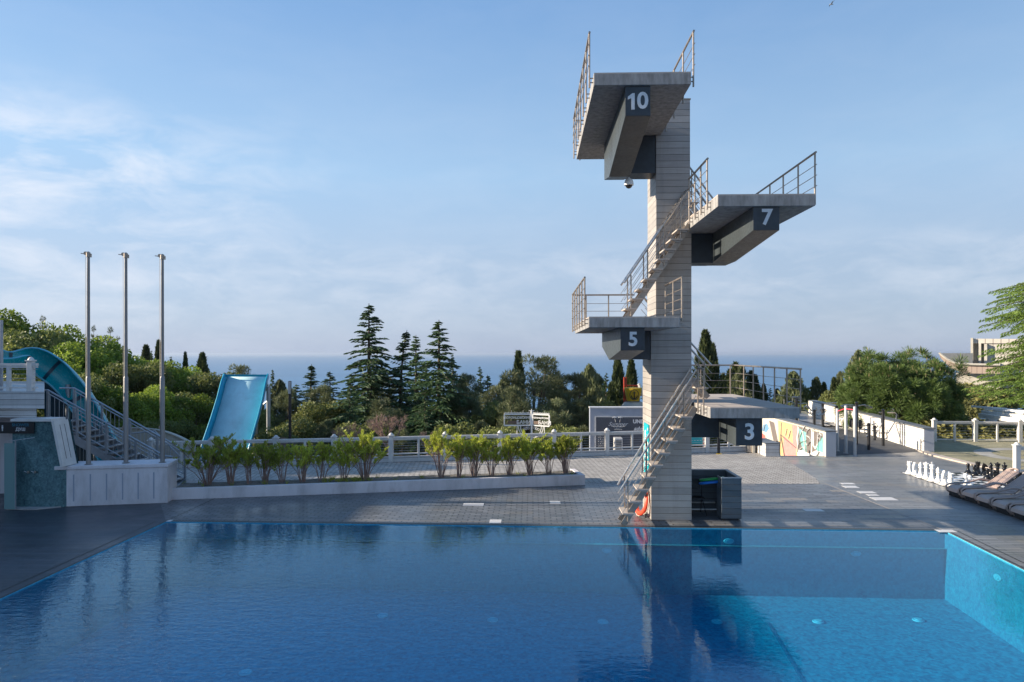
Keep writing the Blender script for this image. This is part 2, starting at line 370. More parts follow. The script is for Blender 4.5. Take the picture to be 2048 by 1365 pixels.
def grate_mat():
    t = NT('overflow_grating'); p = t.pos(); s3 = t.N('ShaderNodeSeparateXYZ'); t.l.new(p, s3.inputs[0])
    u = t.math('FRACT', t.math('MULTIPLY', t.math('ADD', s3.outputs['X'], s3.outputs['Y']), 12.5)); g = t.math('LESS_THAN', u, .45)
    c = t.mixc(g, (.012, .013, .015), (.09, .10, .10)); t.bsdf(c, .5); return t.m
M['grate'] = grate_mat()

# ---------------------------------------------------------------- pool and deck
A = G(332, 1043); B = G(1889, 1063); LN = G(0, 1197); RN = G(2048, 1142)
def ext(p, q, y): t = (y - p.y) / (q.y - p.y); return p + (q - p) * t
NEARY = 4.5; D_ = ext(A, LN, NEARY); C_ = ext(B, RN, NEARY)
DEP = -1.62
pool = [A, B, C_, D_]
b = MB(); b.poly([(p.x, p.y) for p in pool][::-1], DEP); struct(b.build('pool_floor', M['pool_floor']))
b = MB()
def wallq(mb, p, q, z0, z1): mb.add([(p.x, p.y, z0), (q.x, q.y, z0), (q.x, q.y, z1), (p.x, p.y, z1)], [(0, 1, 2, 3)])
for i in range(4): wallq(b, pool[i], pool[(i+1) % 4], DEP, -.045)
struct(b.build('pool_wall', M['pool_wall']))
b = MB()
for i in range(4): wallq(b, pool[i], pool[(i+1) % 4], -.045, .0)
ra = (B - A).normalized(); rn_ = Vector((ra.y, -ra.x, 0))
b.add([A + Vector((0, 0, -.405)) + rn_ * .0, B + Vector((0, 0, -.405)), B + rn_ * .10 + Vector((-.02, 0, -.405)), A + rn_ * .10 + Vector((.02, 0, -.405))], [(0, 1, 2, 3)])
o = struct(b.build('pool_rim', M['pool_rim'])); M['ledge'] = pool_mat('ledge_mosaic', (.0, .12, .2), (.04, .30, .36), .09); o.data.materials.append(M['ledge']); o.data.polygons[4].material_index = 1
b = MB()
for a_, c_ in (((1536, 1246), (1612, 1372)),):
    p = G(a_[0], a_[1], DEP); q = G(c_[0], c_[1], DEP); q = ext(p, q, NEARY + .3)
    b.beam((p.x, p.y, DEP + .004), (q.x, q.y, DEP + .004), .07, .006)
struct(b.build('pool_lane_line', M['pool_line']))
b = MB(); b.poly([(p.x, p.y) for p in pool][::-1], -.012); b.build('water', M['water'])['kind'] = 'structure'

# far boundary of the terrace (fence line) in world
F = [Vector((*XY(300, 937), 0)), Vector((*XY(668, 928), 0)), Vector((*XY(1214, 912), 0)), Vector((*XY(1500, 903), 0))]
GY = 28.35                                 # rear edge of the deck beside the gym
LX, RX = -24.0, 34.0
b = MB(); b.poly([(LX, -12), (D_.x, D_.y), (A.x, A.y), (F[0].x, F[0].y), (LX, F[0].y)], 0)   # left
struct(b.build('deck_left', M['deck_left']))
b = MB(); b.poly([(LX, -12), (RX, -12), (C_.x, C_.y), (D_.x, D_.y)], 0); struct(b.build('deck_near', M['deck_left']))
mid = A + (B - A) * .675
b = MB(); b.poly([(A.x, A.y), (mid.x, mid.y), (mid.x, 21.4), (mid.x, F[2].y), (F[1].x, F[1].y), (F[0].x, F[0].y)], 0); struct(b.build('deck_centre', M['deck_fine']))
seam = G(1648, 968)
b = MB(); b.poly([(mid.x, mid.y), (B.x, B.y), (seam.x, seam.y), (9.4, GY), (F[3].x, F[3].y), (mid.x, F[2].y)], 0); struct(b.build('deck_behind_pool', M['deck']))
b = MB(); b.poly([(C_.x, C_.y), (RX, -12), (RX, 52), (12.0, 52), (12.0, GY), (9.4, GY), (seam.x, seam.y), (B.x, B.y)], 0); struct(b.build('deck_right', M['deck_right']))
# seam lines, gratings, corner tiles
b = MB(); 
def strip(mb, p, q, w0, w1, z): # band beside line p->q, offsets to the left of travel
    d = (q - p); d.z = 0; d.normalize(); n = Vector((-d.y, d.x, 0))
    mb.poly([(p + n*w0).to_2d(), (q + n*w0).to_2d(), (q + n*w1).to_2d(), (p + n*w1).to_2d()], z)
strip(b, A, B, .0, .17, .004); struct(b.build('overflow_grating', M['grate']))
b = MB(); strip(b, D_, A, .0, .05, .004); strip(b, D_, A, .24, .29, .004); strip(b, B, C_, .05, .09, .004); strip(b, B, C_, .27, .30, .004); strip(b, A, A + (A - D_).normalized() * 4.0, .0, .035, .004)
struct(b.build('drain_channel', M['dark_metal']))
b = MB(); strip(b, B, seam, -.03, .0, .004); strip(b, A, B, .36, .375, .004); struct(b.build('deck_seam', M['kerbstone']))
# white access tiles set in the deck
tiles = [((925,1007),(968,1012)), ((1100,1003),(1120,1008)), ((978,1040),(1003,1047)), ((1612,1019),(1640,1024)), ((1686,967),(1704,970)), ((1692,973),(1710,977)), ((1722,984),(1744,988)), ((1738,990),(1752,993)), ((1752,996),(1782,1002)), ((332,1040),(347,1043)), ((1880,1061),(1903,1066))]
b = MB()
for (x0, y0), (x1, y1) in tiles:
    p = G(x0, y1); q = G(x1, y0); w = abs(q.x - p.x) ; b.box((p.x, p.y, .002), (p.x + w, q.y, .007))
struct(b.build('deck_white_tile', M['white']))
# pavers sheet
b = MB()
pts = [(300, 962), (345, 960), (700, 960), (1100, 957), (1168, 966), (1300, 967), (1450, 968), (1570, 969), (1640, 968.5), (1632, 958), (1600, 938), (1566, 920), (1556, 912.5)]
w = [XY(*p) for p in pts] + [(9.9, GY - .02), (F[3].x - .02, F[3].y - .02), (F[2].x, F[2].y - .02), (F[1].x, F[1].y - .02), (F[0].x, F[0].y - .02)]
b.poly(w, .004); struct(b.build('pavers', M['pavers']))
# gym floor, turf, kerb, ring path
b = MB(); b.poly([(12.3, GY), (18.1, 30.0), (16.6, 46), (12.3, 46)], .005); struct(b.build('gym_floor', M['rubber']))
b = MB(); b.poly([(12.6, 35.5), (14.9, 35.5), (14.7, 44), (12.6, 44)], .009); struct(b.build('gym_red_mat', M['rubber_red']))
K = [G(x, y) for x, y in ((1849, 903), (1872, 911), (1900, 918), (1930, 925), (1960, 932), (1998, 939), (2060, 948), (2160, 958))]
b = MB(); b.poly([(p.x, p.y) for p in K] + [(40, 22), (40, 52), (19.0, 52), (18.6, 32)], .006); struct(b.build('turf', M['turf']))
b = MB()
for i in range(len(K) - 1):
    d = (K[i+1] - K[i]).normalized(); n = Vector((d.y, -d.x, 0)) * .34
    p0, p1 = K[i], K[i+1]; z = .05
    b.add([p0 + Vector((0,0,z)), p1 + Vector((0,0,z)), p1 + n + Vector((0,0,z)), p0 + n + Vector((0,0,z)), p1 + n + Vector((0,0,0)), p0 + n, p0 + Vector((0,0,0)), p1], [(0,3,2,1), (3,5,4,2), (0,1,7,6)])
struct(b.build('kerb', M['kerbstone']))
b = MB(); c0 = G(2088, 914); n_ = 36; ra_, rb_ = 1.75, 2.4
vs = []; fs = []
for k in range(n_):
    t = 2*math.pi*k/n_; vs += [(c0.x + ra_*math.cos(t), c0.y + ra_*math.sin(t)*1.0, .012), (c0.x + rb_*math.cos(t), c0.y + rb_*math.sin(t)*1.0, .012)]
for k in range(n_): fs.append((2*k, 2*k+1, (2*k+3) % (2*n_), (2*k+2) % (2*n_)))
b.add(vs, fs); struct(b.build('path', M['turf_path']))

# terrain and sea
def terr(x, y):
    z = -3.6 - max(0, y - 29) * .105 - max(0, y - 90) * .10
    hl = max(0, -x - 8 - .10 * max(0, y - 30)); z += min(hl * .10, 4.5) * min(1, max(0, (y - 24) / 8))
    hr = max(0, x - 14); z += min(hr * .22, 5.0) * min(1, max(0, (y - 30) / 6)) * (1 if y < 160 else max(0, 1 - (y - 160) / 100))
    return max(z, -56)
xs = [-900, -500, -300, -200, -150, -110, -90, -75, -65] + list(range(-60, 80, 5)) + [80, 95, 115, 150, 200, 300, 500, 900]
ys = [-60, 0, 15, 24, 28, 32, 36, 40, 45, 50, 56, 62, 70, 80, 90, 105, 120, 150, 190, 240, 300, 360, 420, 520]
vs = []; 
for y in ys:
    for x in xs:
        z = terr(x, y) + (0.5 * math.sin(x * .31 + y * .17) if y > 32 else 0)
        if abs(x) >= 300 : z = min(z, terr(x, y))
        if y < 28.1: z = -3.5
        vs.append((x, y, z))
fs = [(j*len(xs)+i, j*len(xs)+i+1, (j+1)*len(xs)+i+1, (j+1)*len(xs)+i) for j in range(len(ys)-1) for i in range(len(xs)-1)]
b = MB(); b.add(vs, fs); struct(b.build('terrain', M['soil'], smooth=60))
b = MB()
ysea = [300, 800, 2000, 5000, 12000, 27000]; 
b.add([(x, y, -50) for y in ysea for x in (-30000, -8000, 0, 8000, 30000)], [(j*5+i, j*5+i+1, (j+1)*5+i+1, (j+1)*5+i) for j in range(5) for i in range(4)])
struct(b.build('sea', M['sea']))
# retaining wall below the deck edge
b = MB()
edge = [(LX, F[0].y), (F[0].x, F[0].y), (F[1].x, F[1].y), (F[2].x, F[2].y), (F[3].x, F[3].y), (9.9, GY)]
for p, q in zip(edge, edge[1:]): b.add([(p[0], p[1], -4.5), (q[0], q[1], -4.5), (q[0], q[1], -.002), (p[0], p[1], -.002)], [(0, 3, 2, 1)])
tag(b.build('retaining_wall', M['plaster']), 'plastered retaining wall under the terrace edge below the white fence', 'wall')

# underwater lamps
def plight(loc, nrm, label):
    p = Vector(loc); n = Vector(nrm).normalized(); t = thing('pool_light', p, label, 'pool light', 'round lamps set in the pool walls and floor')
    a = Vector((0, 0, 1)).cross(n) if abs(n.z) < .5 else Vector((1, 0, 0)); a.normalize(); c = n.cross(a) * (.55 if abs(n.z) < .5 else 1)
    def disc(r, h, nm, mt):
        m = MB(); k = 20; ring0 = [p + (a*math.cos(2*math.pi*i/k) + c*math.sin(2*math.pi*i/k))*r for i in range(k)]; ring1 = [q*.9 + p*.1 + n*h for q in ring0]
        m.add(ring0 + ring1, [tuple(range(k, 2*k))] + [(i, (i+1) % k, (i+1) % k + k, i + k) for i in range(k)]); m.build(nm, mt, t, smooth=40)
    disc(.125, .02, 'rim', M['pool_rim']); disc(.08, .035, 'lens', M['pool_rim'])
up = Vector((0, 0, 1))
WL = ['in the far pool wall left of the tower reflection', 'in the far pool wall inside the tower reflection', 'in the far pool wall right of the tower']
for (px, py), lab in zip(((1213, 1101), (1457, 1083), (1711, 1108)), WL):
    d0 = 0; 
    # intersect view ray with far wall
    f_ = P(px, py, 1.0) - Vector((0, 0, EYE)); t_ = ((A.x - 0) * (B - A).y - A.y * (B - A).x) / (f_.x * (B - A).y - f_.y * (B - A).x)
    q = Vector((0, 0, EYE)) + f_ * t_; plight(q + rn_ * .005, rn_, 'white round underwater lamp ' + lab)
FLAB = [((490, 1346), 'on the pool floor at the bottom left of the view'), ((765, 1232), 'on the pool floor under the left middle of the water'), ((985, 1241), 'on the pool floor left of the dark tower reflection'), ((1205, 1245), 'on the pool floor just left of the tower reflection edge'),
        ((1433, 1245), 'on the pool floor inside the dark reflection'), ((1636, 1245), 'on the bright pool floor right of the dark lane line'), ((1836, 1242), 'on the bright pool floor farthest right')]
for (px, py), lab in FLAB:
    q = G(px, py, DEP); plight(q + up * .005, up, 'white round underwater lamp ' + lab)
q = B + (C_ - B).normalized() * 2.1; q.z = -.42
rdir = (C_ - B).normalized(); plight(q + Vector((rdir.y, -rdir.x, 0)) * .005, (rdir.y, -rdir.x, 0), 'white round underwater lamp in the sunlit right pool wall')
# ---------------------------------------------------------------- diving tower
T = thing('diving_tower', (3.5, 18.0, 0), 'tall grey clad diving tower with four numbered platforms and steel stairs', 'diving tower')
TF, TB = 17.35, 18.62
b = MB(); b.box((3.03, TF, 0), (4.05, TB, 4.9)); b.build('lower_column', M['tower'], T, bevel=.006)
b = MB(); b.box((3.155, TF, 4.9), (4.05, TB, 7.3)); b.box((3.165, TF + .003, 7.3), (4.02, TB, 10.62)); b.build('upper_column', M['tower'], T, bevel=.006)
b = MB(); b.box((3.15, TF - .015, 10.62), (4.035, TB + .015, 10.65)); b.build('column_cap', M['steel_dull'], T)
def platform(num, x0, x1, y0, y1, ztop, th, notch):
    r = MB()
    if notch: # part beside column
        nx0, nx1 = notch
        r.prism([(x0, y0), (x1, y0), (x1, TF - .004)] + ([(nx1, TF - .004), (nx1, y1), (x0, y1)] if nx1 < 3.6 else []), 2, ztop - th, ztop - .02) if nx1 < 3.6 else \
        r.prism([(x0, y0), (x1, y0), (x1, y1), (nx0, y1), (nx0, TF - .004), (x0, TF - .004)], 2, ztop - th, ztop - .02)
    r.m = 0
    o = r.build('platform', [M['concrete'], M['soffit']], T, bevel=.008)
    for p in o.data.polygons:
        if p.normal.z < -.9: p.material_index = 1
    m = MB(); pp = r.v[:len(r.v)//2]
    m.prism([(x0 + .003, y0 + .003), (x1 - .003, y0 + .003), (x1 - .003, TF - .01)] + ([(notch[1] - .003, TF - .01), (notch[1] - .003, y1 - .003), (x0 + .003, y1 - .003)] if notch[1] < 3.6 else
            [(x1 - .003, y1 - .003), (notch[0] + .003, y1 - .003), (notch[0] + .003, TF - .01), (x0 + .003, TF - .01)][0:0] ), 2, ztop - .02, ztop) if notch[1] < 3.6 else \
    m.prism([(x0 + .003, y0 + .003), (x1 - .003, y0 + .003), (x1 - .003, y1 - .003), (notch[0] + .003, y1 - .003), (notch[0] + .003, TF - .01), (x0 + .003, TF - .01)], 2, ztop - .02, ztop)
    m.build('mat', M['mat'], o); return o
P10 = platform(10, 1.30, 3.29, 14.11, 19.5, 10.0, .26, (0, 3.145))
P7 = platform(7, 3.86, 5.85, 14.21, 19.8, 7.5, .25, (4.06, 9))
P5 = platform(5, 1.28, 3.28, 15.15, 19.8, 5.03, .24, (0, 3.02))
P3 = platform(3, 4.12, 6.16, 15.83, 21.0, 2.97, .25, (4.12, 9))
def supp(x0, x1, prof, cz, cx, num, nsz, nz):
    b = MB(); b.prism(prof, 0, x0, x1); o = b.build('support_beam', M['beam'], T, bevel=.006)
    y0 = prof[0][0]; zt = prof[0][1]; zb = prof[1][1]
    b = MB(); b.box((x0 + .004, y0 - .006, zb + .006), (x1 - .004, y0 - .001, zt - .004)); f = b.build('number_panel', M['beam_front'], o)
    b = MB()
    if num == '10':
        put_text(b, '0', nsz, ((x0 + x1) / 2 + .10, y0 - .008, nz), (1, 0, 0), (0, 0, 1), .002, offset=.012)
        cx_ = (x0 + x1) / 2 - .10; hh = nsz * .36; b.prism([(cx_ - .035, nz - hh), (cx_ + .035, nz - hh), (cx_ + .035, nz + hh), (cx_ - .01, nz + hh), (cx_ - .105, nz + hh - .07), (cx_ - .105, nz + hh - .13), (cx_ - .035, nz + hh - .10)], 1, y0 - .010, y0 - .006)
    else: put_text(b, num, nsz, ((x0 + x1) / 2 + .01, y0 - .008, nz), (1, 0, 0), (0, 0, 1), .002, offset=.012)
    b.build('number', M['num'], o)
    b = MB(); b.box((cx[0], TF + .03, cz), (cx[1], TF + .65, zt - .002)); b.build('cross_beam', M['beam_front'], T, bevel=.004)
supp(1.95, 2.47, [(14.17, 9.735), (14.17, 9.12), (17.1, 8.62), (18.2, 8.82), (18.2, 9.735)], 8.78, (2.474, 3.16), '10', .47, 9.42)
supp(4.60, 5.14, [(14.27, 7.245), (14.27, 6.76), (17.3, 6.52), (18.2, 6.53), (18.2, 7.245)], 6.50, (4.055, 4.596), '7', .45, 7.02)
supp(1.99, 2.53, [(15.25, 4.785), (15.25, 4.28), (17.5, 4.05), (19.2, 4.40), (19.2, 4.785)], 4.06, (2.534, 3.025), '5', .43, 4.52)
supp(4.75, 5.36, [(15.98, 2.715), (15.98, 2.07), (17.6, 2.07), (18.6, 2.07), (18.6, 2.715)], 2.09, (4.055, 4.746), '3', .52, 2.38)
# ---- railings
def railing(name, pts, posts, h=.88, low=.18, wires=3, parent=T, mat='steel_dull', r=.023, side=(0, 0, 0), closed_top=True):
    """pts: base polyline; posts: list of points on it"""
    sd = Vector(side); b = MB()
    top = [Vector(p) + Vector((0, 0, h)) for p in pts]
    b.tube(top, r, 8)
    o = b.build(name, M[mat], parent, smooth=40)
    w_ = MB()
    for k in range(wires):
        w_.tube([Vector(p) + Vector((0, 0, h * (k + 1) / (wires + 1) - .03)) + sd * .02 for p in pts], .0075, 6)
    w_.build('rail_wires', M[mat], o, smooth=40)
    for p in posts:
        m = MB(); p = Vector(p); m.tube([p + Vector((0, 0, -low)), p + Vector((0, 0, h))], .019, 8)
        if low > .05:
            for zz in (-.06, -.15): m.tube([p + Vector((0, 0, zz)), p + Vector((0, 0, zz)) - sd * .09], .012, 6)
        m.build('post', M[mat], o, smooth=40)
    return o
def lin(p, q, n, a=0, b_=1): p = Vector(p); q = Vector(q); return [p + (q - p) * (a + (b_ - a) * i / (n - 1)) for i in range(n)]
L = (-1, 0, 0); Rr = (1, 0, 0); Bk = (0, 1, 0)
railing('railing', [(1.22, 14.2, 10), (1.22, 19.5, 10)], lin((1.22, 14.25, 10), (1.22, 19.4, 10), 7), side=L, low=.26)
railing('railing', [(3.37, 14.2, 10), (3.37, 17.25, 10)], lin((3.37, 14.25, 10), (3.37, 17.1, 10), 4), side=Rr, low=.26)
railing('railing', [(1.22, 19.58, 10), (2.5, 19.58, 10)], lin((1.4, 19.58, 10), (2.4, 19.58, 10), 2), side=Bk, low=.26)
railing('railing', [(3.78, 14.7, 7.5), (3.78, 16.45, 7.5)], lin((3.78, 14.75, 7.5), (3.78, 16.4, 7.5), 4), side=L, low=.2)
railing('railing', [(5.90, 14.3, 7.5), (5.90, 19.8, 7.5)], lin((5.90, 14.35, 7.5), (5.90, 19.7, 7.5), 7), side=Rr, low=.2)
railing('railing', [(1.20, 15.25, 5.03), (1.20, 19.8, 5.03)], lin((1.20, 15.3, 5.03), (1.20, 19.7, 5.03), 6), side=L, low=.2)
railing('railing', [(1.20, 19.88, 5.03), (3.0, 19.88, 5.03)], lin((1.6, 19.88, 5.03), (2.9, 19.88, 5.03), 3), side=Bk, low=.2)
railing('railing', [(3.36, 15.25, 5.03), (3.36, 17.2, 5.03)], lin((3.36, 15.3, 5.03), (3.36, 17.15, 5.03), 3), side=Rr, low=.1)
railing('railing', [(4.2, 21.08, 2.97), (6.24, 21.08, 2.97), (6.24, 15.95, 2.97)], lin((4.3, 21.08, 2.97), (6.1, 21.08, 2.97), 3) + lin((6.24, 20.2, 2.97), (6.24, 16.0, 2.97), 6), side=Rr, low=.15)
railing('railing', [(4.04, 16.05, 2.97), (4.04, 16.7, 2.97)], lin((4.04, 16.1, 2.97), (4.04, 16.65, 2.97), 2), side=L, low=.2)
# ---- stairs: side-on flights with saw stringers
def stairs(x0, z0, x1, z1, ya, yb, n, treadh=.035, rails=True, front_low=0):
    st = MB(); dx = (x1 - x0); dz = (z1 - z0)
    u = Vector((dx, 0, dz)).normalized()
    for y in (ya, yb):
        st.beam((x0, y, z0), (x1, y, z1 - .05), .012 + .03, .20, up=(0, 1, 0)) if False else st.beam(Vector((x0, y, z0)) , Vector((x1, y, z1 - .06)), .03, .15)
    o = st.build('staircase', M['steel_dull'], T)
    for k in range(n):
        z = z0 + dz * (k + 1) / (n + 1); x = x0 + dx * (k + 1) / (n + 1)
        s = 1 if dx > 0 else -1
        m = MB(); m.box((x - s*.20, ya - .10, z - .012), (x + s*.08, yb + .10, z + .022))
        m.prism([(x - s*.18, z - .013), (x + s*.06, z - .013), (x + s*.03, z - .06), (x - s*.06, z - .06)], 1, ya - .06, ya - .03); m.prism([(x - s*.18, z - .013), (x + s*.06, z - .013), (x + s*.03, z - .06), (x - s*.06, z - .06)], 1, yb + .03, yb + .06)
        m.build('tread', M['mat'], o)
    for y in (ya - .05, yb + .05):
        h = .86; b = MB(); a = Vector((x0 - u.x*.12, y, z0 + h - u.z*.12 + .12)); c = Vector((x1, y, z1 + h)); b.tube([a, c], .026, 8)
        for k in range(3): b.tube([a - Vector((0, 0, .21*(k+1))) , c - Vector((0, 0, .21*(k+1)))], .008, 6)
        hr = b.build('handrail', M['steel'], o, smooth=40)
        for k in range(4):
            f = (k + .25) / 3.9; q = Vector((x0 + dx*f, y, z0 + dz*f)); m = MB(); m.tube([q - Vector((0, 0, .08)), q + Vector((0, 0, h + .06))], .017, 8); m.build('post', M['steel_dull'], hr, smooth=40)
stairs(2.24, .02, 4.00, 2.96, 16.72, 17.22, 9)
stairs(2.33, 5.05, 3.90, 7.45, 16.72, 17.22, 9)
stairs(4.85, 3.0, 3.12, 5.02, 18.85, 19.4, 7)
stairs(4.95, 7.5, 3.22, 9.98, 18.85, 19.4, 8)

# ---------------------------------------------------------------- things on and by the tower
q = P(1258, 357, 17.25)
c = thing('dome_camera', q, 'white dome security camera hanging under the highest platform beam', 'camera')
b = MB(); b.lathe(q, [(.02, -.02), (.02, .04)][::1], 12); b.lathe(q, [(.055, -.19), (.12, -.18), (.118, -.13), (.10, -.06), (.06, -.02)], 20); b.build('housing', M['white_clean'], c, smooth=40)
b = MB(); b.lathe(q, [(.01, -.265), (.05, -.25), (.078, -.22), (.088, -.19)], 20); b.build('lens_dome', M['dark_metal'], c, smooth=60)
# life ring leaning on the left face
b = MB(); c0 = Vector((2.86, 17.75, .37)); pts = []
for k in range(28):
    t = 2*math.pi*k/28; pts.append(c0 + Vector((.06*math.sin(t) - .085*math.cos(t), .27*math.cos(t), .29*math.sin(t))))
lr = thing('life_ring', (2.86, 17.75, .0), 'orange red life ring leaning against the left foot of the tower', 'life ring')
b.tube(pts, .062, 12, closed=True); b.build('ring', M['red_ring'], lr, smooth=60)
b = MB()
rp = []
for k in range(33):
    t = 2*math.pi*k/32; rr = .39 + .035*math.sin(4*t); rp.append(c0 + Vector((.07*math.sin(t) - .11*math.cos(t), rr*.92*math.cos(t), rr*math.sin(t) * .92)))
b.tube(rp[:-1], .011, 6, closed=True); b.build('grab_rope', M['rope'], lr, smooth=60)
b = MB(); pole_b = Vector((2.92, 17.5, .02)); b.tube([pole_b, pole_b + Vector((0.02, 0, 2.05))], .022, 8); tag(b.build('rescue_pole', M['dark_metal'], smooth=40), 'thin dark rescue pole standing upright above the life ring', 'pole')
# teal banner on the left face
bn = thing('banner', (3.02, 18.0, 1.0), 'narrow turquoise banner with white letters on the left side of the tower', 'banner')
b = MB(); b.box((3.0, 17.55, 1.05), (3.024, 18.25, 2.38)); b.build('panel', M['poster_teal'], bn)
b = MB(); put_text(b, 'SUMMER', .26, (2.996, 17.98, 1.72), (0, 0, 1), (0, 1, 0), .002, offset=.01)
for z in np.arange(1.15, 2.3, .18): b.box((2.994, 17.6, z), (2.998, 17.68, z + .07))
b.build('lettering', M['white_clean'], bn)
# kiosk booth
kx0, kx1 = 4.055, 5.30; ky0, ky1 = TF, 18.6; kh = 1.06
k_ = thing('towel_booth', (4.7, 17.9, 0), 'low dark grey boarded booth open at the front beside the tower foot', 'booth')
b = MB(); b.box((4.80, ky0, .05), (kx1, ky0 + .06, kh)); b.build('front_panel', M['kiosk'], k_, bevel=.004)
b = MB(); b.box((kx0, ky1 - .05, .02), (kx1 - .003, ky1, kh)); b.build('rear_panel', M['kiosk'], k_)
b = MB(); b.box((kx1 - .05, ky0 + .063, .02), (kx1 - .002, ky1 - .052, kh)); b.box((4.80, ky0 + .063, .02), (4.85, ky0 + .45, kh - .003)); b.build('side_panel', M['kiosk'], k_)
b = MB(); b.box((4.79, ky0 - .01, kh), (kx1 + .01, ky0 + .09, kh + .022)); b.box((kx1 - .08, ky0 + .09, kh), (kx1 + .01, ky1 - .06, kh + .022)); b.box((kx0 + .003, ky1 - .06, kh), (kx1 + .01, ky1 + .01, kh + .022)); b.build('top_trim', M['kiosk_cap'], k_)
b = MB(); b.box((kx0 + .003, ky1 - .17, .2), (4.93, ky1 - .053, .225)); b.build('pale_strip', M['white'], k_)  # thin pale strip in front of the rear panel
b = MB(); b.box((4.84, ky0 - .003, .0), (5.22, ky0 + .1, .048)); b.build('plinth', M['dark_metal'], k_)
def hoop(name, c0, r, rr, mat, label):
    b = MB(); b.tube([Vector(c0) + Vector((r*math.cos(t), r*.9*math.sin(t), .06*math.cos(t + 1))) for t in [2*math.pi*k/26 for k in range(26)]], rr, 10, closed=True)
    tag(b.build(name, mat, smooth=60), label, 'pool noodle')
hoop('pool_noodle', (4.72, 17.98, .93), .29, .035, M['green_tube'], 'green foam noodle bent into a ring in the booth')
hoop('pool_noodle', (4.70, 17.95, .85), .29, .033, M['blue_tube'], 'blue foam noodle ring just under the green one in the booth')
ch = thing('folding_chair', (4.33, 18.0, 0), 'black folding chair standing in the shade of the booth', 'chair')
b = MB(); b.box((4.13, 17.85, .42), (4.52, 18.2, .45)); b.build('seat', M['dark_metal'], ch, bevel=.008)
b = MB(); b.prism([(4.15, .62), (4.48, .62), (4.46, .86), (4.40, .90), (4.22, .90), (4.16, .86)], 1, 18.22, 18.24); b.build('backrest', M['dark_metal'], ch)
for x, y, x2, y2 in ((4.14, 17.86, 4.14, 18.26), (4.51, 17.86, 4.56, 17.80)):
    b = MB(); b.tube([(x, y + .35, .42), (x2, y, .0)], .011, 6); b.build('leg', M['dark_metal'], ch)
for x in (4.14, 4.51):
    b = MB(); b.tube([(x, 18.24, .9), (x, 18.2, .44), (x, 18.3, .0)], .011, 6); b.build('leg', M['dark_metal'], ch)
# ---------------------------------------------------------------- white fences
def fence_post(parent, p, h, w=.15, thick=True, zb=0.0):
    m = MB(); x, y = p[0], p[1]; w2 = w / 2
    m.box((x - w2, y - w2, zb), (x + w2, y + w2, zb + h))
    if thick:
        m.box((x - w2 - .025, y - w2 - .025, zb + h), (x + w2 + .025, y + w2 + .025, zb + h + .035))
        m.lathe((x, y, zb + h + .035), [(w2 + .01, 0), (w2 + .0, .03), (w2 * .55, .075), (.01, .09)], 12)
    return m.build('post', M['white'], parent, bevel=.006)
def fence(name, label, pts, posts, plinth=.22, h=1.0, wires=5, group=None, z=0.0):
    P_ = [Vector((p[0], p[1], z)) for p in pts]
    t = thing(name, P_[0], label, 'fence', group)
    rl = MB(); lo = MB(); w_ = MB(); pl = MB()
    for p, q in zip(P_, P_[1:]):
        zz = lambda a: Vector((0, 0, a))
        rl.beam(p + zz(h - .05), q + zz(h - .05), .10, .07); rl.beam(p + zz(h - .12), q + zz(h - .12), .06, .05)
        lo.beam(p + zz(plinth + .10), q + zz(plinth + .10), .06, .05)
        for k in range(wires):
            a = plinth + .17 + (h - .17 - plinth - .13) * (k + .5) / wires; w_.tube([p + zz(a), q + zz(a)], .006, 5)
        if plinth > 0: pl.beam(p + zz(plinth / 2), q + zz(plinth / 2), .12, plinth)
    rl.build('top_rail', M['white'], t); lo.build('lower_rail', M['white'], t); w_.build('wire', M['galv'], t)
    if plinth > 0: pl.build('plinth', M['deckwhite'], t)
    for p, thick in posts:
        if thick: fence_post(t, p, h + .02, .17, True, z)
        else: fence_post(t, p, h - .02, .08, False, z)
    return t
def onF(px):   # point of the fence line seen at column px
    f = P(px, 900, 1.0) - Vector((0, 0, EYE))
    for p, q in zip(F, F[1:]):
        e = q - p; den = f.x * e.y - f.y * e.x; t = (p.x * e.y - p.y * e.x) / den; r = Vector((f.x*t, f.y*t, 0))
        s_ = (r - p).dot(e) / e.length_squared
        if s_ <= 1.0 or q is F[-1]: return r
FE = [Vector((p.x, p.y + .02, 0)) for p in F]
fence('terrace_fence', 'long white post and wire fence along the rear edge of the terrace behind the planter', FE,
      [(onF(x), True) for x in (302, 424, 552, 668, 782, 890, 1000, 1108, 1214, 1330, 1414)] + [(onF(x), False) for x in (363, 488, 610, 725, 837, 946, 1054, 1162, 1264, 1372, 1457)])
rf = [G(1868, 884), G(1950, 884.5), G(2039, 886), G(2150, 888)]
fence('turf_fence', 'white post and wire fence at the far side of the worn turf by the pergola', rf, [(p, True) for p in rf] + [((rf[i] + rf[i+1]) / 2, False) for i in range(3)], plinth=0.0, h=.98)
nf = [G(2033, 948), G(2160, 946)]
fence('short_fence', 'near white fence post with rail beside the black chess pieces', nf, [(nf[0], True), (nf[1], True)], plinth=0, h=.95)

